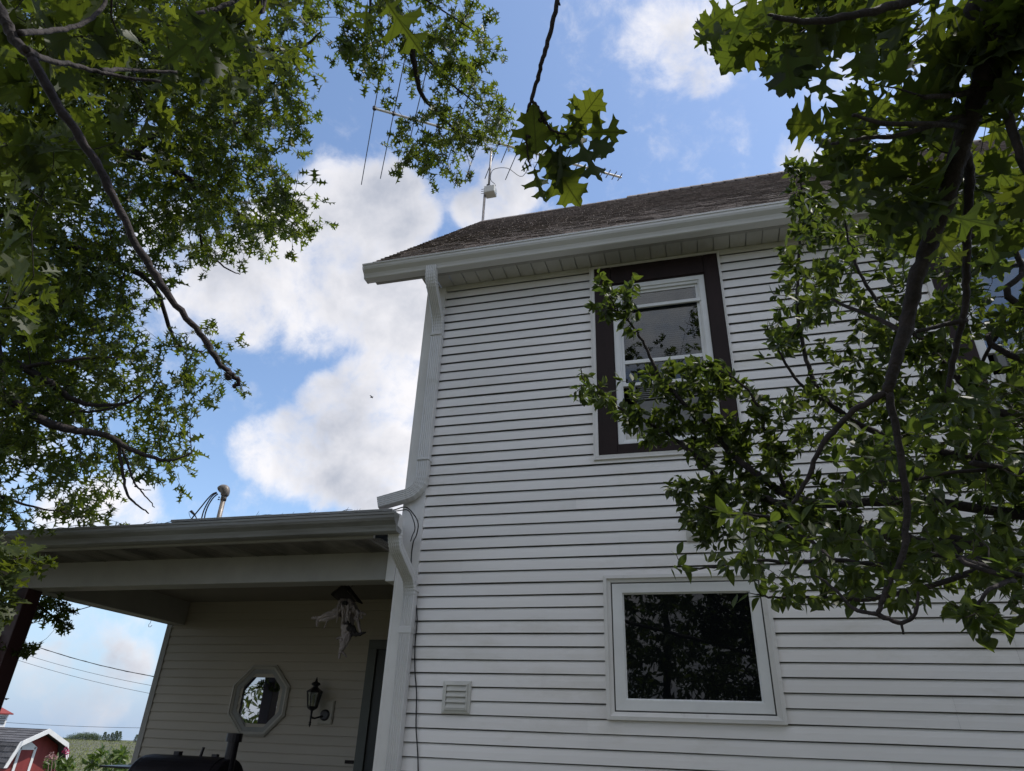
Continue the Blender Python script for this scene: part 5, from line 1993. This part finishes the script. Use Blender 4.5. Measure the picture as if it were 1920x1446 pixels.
T.limb(px([(1560, 760, 4.2), (1500, 720, 4.2), (1450, 640, 4.2), (1440, 610, 4.2)], 0), .012, .004, 6)
T.limb(px([(1480, 930, 4.1), (1440, 830, 4.1), (1420, 760, 4.1), (1390, 720, 4.1), (1350, 695, 4.1)], 0), .014, .004, 6)
T.limb([c1] + px([(1990, 800, 3.8), (1850, 760, 3.8), (1790, 700, 3.8), (1700, 610, 3.9), (1640, 560, 4.0), (1600, 480, 4.1), (1580, 400, 4.2)], 0), .022, .005, 8, wob=.01)
T.limb([c1] + px([(1990, 700, 3.8), (1880, 620, 3.9), (1830, 720, 3.9)], 0), .02, .006, 6, wob=.01)
T.limb([c1] + px([(2020, 620, 3.8), (1920, 500, 3.9), (1890, 420, 4.0), (1880, 300, 4.2)], 0), .02, .006, 6, wob=.01)
T.limb([c0] + px([(1990, 1090, 3.2), (1860, 1060, 3.0), (1750, 1040, 2.9), (1650, 1060, 2.9), (1560, 1050, 2.9), (1480, 1055, 2.9), (1400, 1050, 2.9), (1340, 1063, 2.9), (1300, 1066, 2.9), (1275, 1055, 2.9)], 0), .014, .0025, 7, wob=.006)
T.limb(px([(1560, 1050, 2.9), (1500, 1000, 3.0), (1440, 970, 3.0), (1360, 960, 3.0), (1320, 950, 3.0)], 0), .009, .003, 6, wob=.006)
T.limb(px([(1860, 1060, 3.0), (1700, 1110, 2.9), (1600, 1125, 2.9), (1540, 1120, 2.9), (1450, 1120, 2.9), (1420, 1115, 2.9)], 0), .012, .003, 6, wob=.006)
T.limb([c0] + px([(2000, 1100, 2.6), (1900, 1090, 2.4), (1850, 1110, 2.3), (1830, 1150, 2.3)], 0), .010, .004, 6, wob=.006)
T.limb([c1] + px([(2000, 900, 2.9), (1850, 880, 2.8), (1700, 900, 2.8), (1580, 900, 3.0)], 0), .011, .004, 6, wob=.006)
dense = [(1560, 400), (1500, 330), (1488, 380), (1470, 430), (1450, 520), (1430, 560), (1435, 640), (1490, 700), (1450, 760), (1440, 850), (1480, 960), (1560, 1080), (1700, 1090), (1860, 1110), (2060, 1120), (2060, 200), (1750, 380)]
att = scatter(dense, 930, 3.5, 4.9, clump=.75, holes=[(1640, 545, 40, 25), (1500, 690, 45, 30), (1555, 870, 40, 30), (1700, 700, 20, 20), (1870, 560, 22, 30), (1860, 680, 20, 25), (1540, 990, 40, 20), (1640, 930, 25, 18), (1740, 1000, 25, 18)])
mid = [(1250, 668), (1210, 695), (1160, 700), (1100, 690), (1072, 735), (1100, 755), (1150, 775), (1185, 815), (1250, 845), (1300, 835), (1330, 880), (1430, 900), (1480, 880), (1450, 760), (1375, 700), (1330, 685)]
att += scatter(mid, 190, 4.0, 4.5, holes=[(1190, 725, 12, 10), (1250, 840, 18, 8)])
att += scatter([(1240, 915), (1262, 900), (1300, 905), (1320, 850), (1400, 900), (1500, 950), (1560, 1000), (1500, 1030), (1400, 1020), (1320, 1000), (1290, 990), (1245, 940)], 85, 3.6, 4.2, clump=.5)
att += scatter([(1282, 950), (1345, 945), (1350, 1025), (1282, 1020)], 20, 3.6, 4.1)
att += scatter([(1098, 600), (1105, 570), (1125, 520), (1145, 535), (1150, 560), (1190, 530), (1195, 540), (1180, 580), (1190, 605), (1200, 640), (1185, 640), (1160, 605)], 22, 4.2, 4.4)
att += scatter([(1480, 310), (1520, 300), (1560, 350), (1570, 400), (1500, 440), (1475, 400)], 26, 4.4, 4.8)
tips = T.grow(att, .0028, .12, .008, sag=-.01)
T.spray(tips, 11, .12, (.048, .08), up=.7, spread=1.0, down=.05, jitter=.6, var=(0, 1))
near = [(1260, 1040), (1340, 1040), (1400, 1030), (1330, 960), (1440, 960), (1560, 1000), (1700, 1000), (2000, 980), (2000, 1140), (1900, 1180), (1850, 1150), (1700, 1150), (1640, 1140), (1560, 1130), (1440, 1130), (1400, 1120), (1420, 1075), (1330, 1080)]
att = scatter(near, 135, 2.4, 3.3, clump=.5)
att += scatter([(1560, 800), (2000, 640), (2000, 1000), (1700, 990), (1560, 930)], 90, 2.4, 3.2, clump=.5)
att += [atD(*p) for p in [(1268, 1040, 2.9), (1290, 1062, 2.9), (1340, 1050, 2.9), (1370, 1060, 2.9), (1400, 1110, 2.9), (1412, 1120, 2.9), (1432, 1118, 2.9), (1840, 1160, 2.3), (1800, 1160, 2.3), (1870, 1150, 2.3), (1850, 1170, 2.3), (1830, 1145, 2.3)]]
tips = T.grow(att, .0024, .1, .007, sag=-.01)
T.spray(tips, 4.5, .09, (.055, .080), up=.7, spread=1.0, down=.2, jitter=.5, var=(0, 1))
# parts of the crown to the right of the picture
att = [tb + np.array([rng.uniform(-.8, 2.2), rng.uniform(-1.4, 1.6), rng.uniform(2.0, 6.2)]) for _ in range(170)]
tips = T.grow(att, .004, .3, .012)
T.spray(tips, 10, .2, (.055, .085), up=.7, jitter=.5, side_shoots=2)
T.finish(fr, TFRUIT, M['leaf_fruit'], M['bark'], M['twig_grey'])


# ---------------------------------------------------------------- plants beyond the porch
def bush(root, base, pts, templates, lm, k, size, var=(0, 1), L_=.12, jitter=.5, up=.6, down=.0):
    T = Tree()
    T.limb([base, base + np.array([0, 0, .3]), np.mean(pts, axis=0) - np.array([0, 0, .15])], .018, .008, 6, wob=.02)
    tips = T.grow(pts, .003, .2, .008)
    T.spray(tips, k, L_, size, up=up, jitter=jitter, var=var, down=down)
    T.finish(root, templates, lm, M['bark'], M['twig_grey'], trunk='stem')


bY = 11.0
for (poly, n, lab, nm, cat) in [
        ([(168, 1420), (180, 1392), (200, 1392), (214, 1405), (232, 1400), (240, 1425), (235, 1450), (235, 1520), (170, 1520), (160, 1440)], 42, 'leafy green shrub with narrow leaves in front of the field, beside the porch', 'shrub', 'shrub'),
        ([(85, 1440), (90, 1425), (115, 1420), (140, 1428), (150, 1446), (150, 1540), (80, 1540)], 34, 'low rounded green plant with pink flowers in front of the red shed', 'flowering_plant', 'flowers')]:
    P_ = []
    while len(P_) < n:
        x_, y_ = rng.uniform(60, 250), rng.uniform(1385, 1540)
        if inpoly(np.array([x_]), np.array([y_]), poly)[0]:
            P_.append(atY(x_, y_, bY + rng.uniform(-.35, .35)))
    P_ = np.array(P_)
    bx = P_[:, 0].mean()
    b_ = np.array([bx, bY, gz(bx, bY)])
    root_ = empty(nm, tuple(b_), lab, cat)
    if nm == 'shrub':
        bush(root_, b_, P_, TFRUIT_FAR, M['leaf_shrub'], 9, (.11, .17), up=.4, jitter=.6)
    else:
        bush(root_, b_, P_, TFRUIT_FAR, M['leaf_shrub'], 14, (.10, .16))
        for (x_, y_, r_, mt_) in [(122, 1407, .055, 'petal'), (126, 1411, .04, 'petal'), (96, 1416, .06, 'petal_pale'), (89, 1422, .05, 'petal_pale'), (102, 1421, .05, 'petal_pale')]:
            c_ = atY(x_, y_, bY - .2)
            s = MB()
            for q in range(26):
                d_ = norm(rng.normal(size=3)) * r_
                u_ = norm(np.cross(d_, rng.normal(size=3))) * r_ * .35
                w_ = norm(np.cross(d_, u_)) * r_ * .35
                s.add([c_ + d_ * .4, c_ + d_ * .8 + u_, c_ + d_ * 1.1 + w_ * .3, c_ + d_ * .8 - u_], [(0, 1, 2, 3)], rng.random())
            s.tube([c_, c_ + np.array([.02, .05, -.12]), b_ + np.array([0, 0, .6])], [.004, .004, .006], 5)
            s.build('flower', M[mt_], root_)

# ---------------------------------------------------------------- far trees on the skyline


def far_tree(cx_, base_y, top_y, halfw, kind, lab, Y_, cnt=900):
    b = atY(cx_, base_y, Y_)
    t = atY(cx_, top_y, Y_)
    h = t[2] - b[2]
    hw = np.linalg.norm(atY(cx_ + halfw, base_y, Y_) - b)
    r_ = empty('spruce_tree' if kind == 'c' else 'far_tree', tuple(b), lab, 'tree', 'trees on the skyline')
    s = MB()
    zb_ = b[2] - 2.0
    s.tube([(b[0], b[1], zb_), (b[0], b[1], b[2] + h * (.95 if kind == 'c' else .5))], [h * .03, h * .008], 6)
    s.build('trunk', M['bark'], r_)
    B, D, Nn, S, V = [], [], [], [], []
    for _ in range(cnt):
        if kind == 'c':
            u = rng.random() ** .8
            rr_ = hw * (1 - u) * (.75 + .35 * math.sin(u * 40)) + .15
            a = rng.uniform(0, 6.28)
            q = math.sqrt(rng.random())
            p = np.array([b[0] + rr_ * q * math.cos(a), b[1] + rr_ * q * math.sin(a), b[2] + h * (u * 1.0)])
            d_ = np.array([math.cos(a), math.sin(a), -.25])
            S.append(h * rng.uniform(.07, .12))
        else:
            d0 = norm(rng.normal(size=3))
            lump = 1 + .28 * math.sin(d0[0] * 5 + cx_) * math.cos(d0[2] * 4 + cx_)
            q = rng.random() ** .4 * lump
            p = np.array([b[0] + hw * q * d0[0], b[1] + hw * q * d0[1], b[2] + h * .52 + h * .48 * q * d0[2]])
            d_ = rng.normal(size=3)
            S.append(h * rng.uniform(.10, .16))
        B.append(p); D.append(d_); Nn.append(rng.normal(size=3) + np.array([0, 0, .6])); V.append(rng.random())
    leaves_obj('crown', M['leaf_far'], r_, TFRUIT_FAR, B, D, Nn, S, V)


for i, (cx_, ty, hw_) in enumerate([(122, 1382, 7), (133, 1377, 8), (145, 1374, 9), (158, 1373, 10), (170, 1373, 9), (180, 1377, 7)]):
    far_tree(cx_, 1388 + i * .5, ty, hw_, 'd', 'far round-topped tree on the skyline, number %s from the left of the broadleaf clump' % ['one', 'two', 'three', 'four', 'five', 'six'][i], 205)
for i, (cx_, ty, hw_) in enumerate([(193, 1372, 4), (200, 1376, 4), (207, 1373, 4), (214, 1370, 4.5), (221, 1371, 5)]):
    far_tree(cx_, 1391, ty, hw_, 'c', 'far dark spruce in the tight row on the skyline, number %s from the left' % ['one', 'two', 'three', 'four', 'five'][i], 200)
far_tree(253.5, 1394, 1377, 5, 'c', 'single far spruce standing apart on the skyline beside the porch wall', 200)

# crop rows and tufts standing in the field
s = MB()
for k in range(9000):
    Yk = 18 + 190 * rng.random() ** 1.6
    x_ = rng.uniform(60, 330)
    d_ = ray(x_, 1420)
    X_ = d_[0] * Yk / d_[1]
    z_ = gz(X_, Yk)
    h = rng.uniform(.05, .13) * (1 + Yk / 120)
    a = rng.uniform(0, 3.14)
    w_ = h * .5
    dx, dy = math.cos(a) * w_, math.sin(a) * w_
    s.add([(X_ - dx * .3, Yk - dy * .3, z_), (X_ + dx * .3, Yk + dy * .3, z_), (X_ + dx + rng.normal() * .05, Yk + dy, z_ + h * .8), (X_ - dx * .2, Yk - dy * .2, z_ + h)], [(0, 1, 2, 3)], rng.random())
tag(s.build('field_grass', mat('field_grass', (.17, .21, .065), .9, (.24, .235, .11), .02, var=.3)), 'tall uneven green and yellow crop in the field behind the house', 'grass', kind='stuff')

# ---------------------------------------------------------------- behind the photographer (window reflections, and trees added to cut sky light)


def back_tree(x_, y_, h, r_, lab, n=420):
    T = Tree()
    b = np.array([x_, y_, gz(x_, y_)])
    rt = empty('maple_tree', tuple(b), lab, 'tree', 'trees reflected in the windows')
    T.limb([b - np.array([0, 0, .2]), b + np.array([0, 0, h * .3]), b + np.array([.2, 0, h * .6]), b + np.array([.1, .1, h * .9])], .22, .05, 10)
    P_ = []
    while len(P_) < n:
        d0 = norm(rng.normal(size=3))
        q = rng.random() ** .4
        P_.append(b + np.array([r_ * q * d0[0], r_ * q * d0[1], h * .56 + h * .46 * q * d0[2]]))
    tips = T.grow(P_, .008, .7, .04)
    T.spray(tips, 12, .5, (.22, .34), up=.6, jitter=.6, side_shoots=2)
    T.finish(rt, TFRUIT_FAR, M['leaf_oak'], M['bark'], M['twig'], merge=True)


back_tree(-1.5, -13.5, 9.5, 4.6, 'dark leafy tree mirrored in the middle of the picture window glass', 560)
back_tree(5.5, -17, 11, 5.0, 'dark leafy tree mirrored at the right of the picture window glass', 420)
back_tree(-7, -24, 9, 4.2, 'unseen tall tree added behind the camera at left to limit sky light', 300)  # unseen tree, added to temper the sky light from the left
back_tree(9.5, -6.5, 11, 5.0, 'unseen tall tree added behind the camera at right to darken the wall', 380)  # unseen tree, added close by to dim the right of the wall
back_tree(-16.5, -8.5, 5.2, 2.4, 'open small tree mirrored as twigs in the octagonal window', 90)

gsh = empty('garage', (4.2, -13.2, 0), 'neighbouring white garage with dark roof mirrored in the lower right of picture window', 'garage')
s = MB()
gx0, gx1, gy0, gy1 = 1.8, 8.0, -20.0, -13.0
lap(s, gx0, gx1, 0, 2.6, [], 0, .15, gy1, .012)
s.box((gx0, gy0, -.2), (gx1, gy1 - .02, 2.6))
s.build('wall', M['siding'], gsh)
s = MB()
for sg in (-1, 1):
    mx2 = (gx0 + gx1) / 2
    xe = gx0 - .4 if sg < 0 else gx1 + .4
    s.add([(xe, gy1 + .4, 2.45), (xe, gy0 - .4, 2.45), (mx2, gy0 - .4, 4.6), (mx2, gy1 + .4, 4.6), (xe, gy1 + .4, 2.60), (xe, gy0 - .4, 2.60), (mx2, gy0 - .4, 4.75), (mx2, gy1 + .4, 4.75)],
          [(0, 1, 2, 3), (4, 5, 6, 7), (0, 4, 7, 3), (0, 1, 5, 4)])
s.build('roof', M['shingle_grey'], gsh)
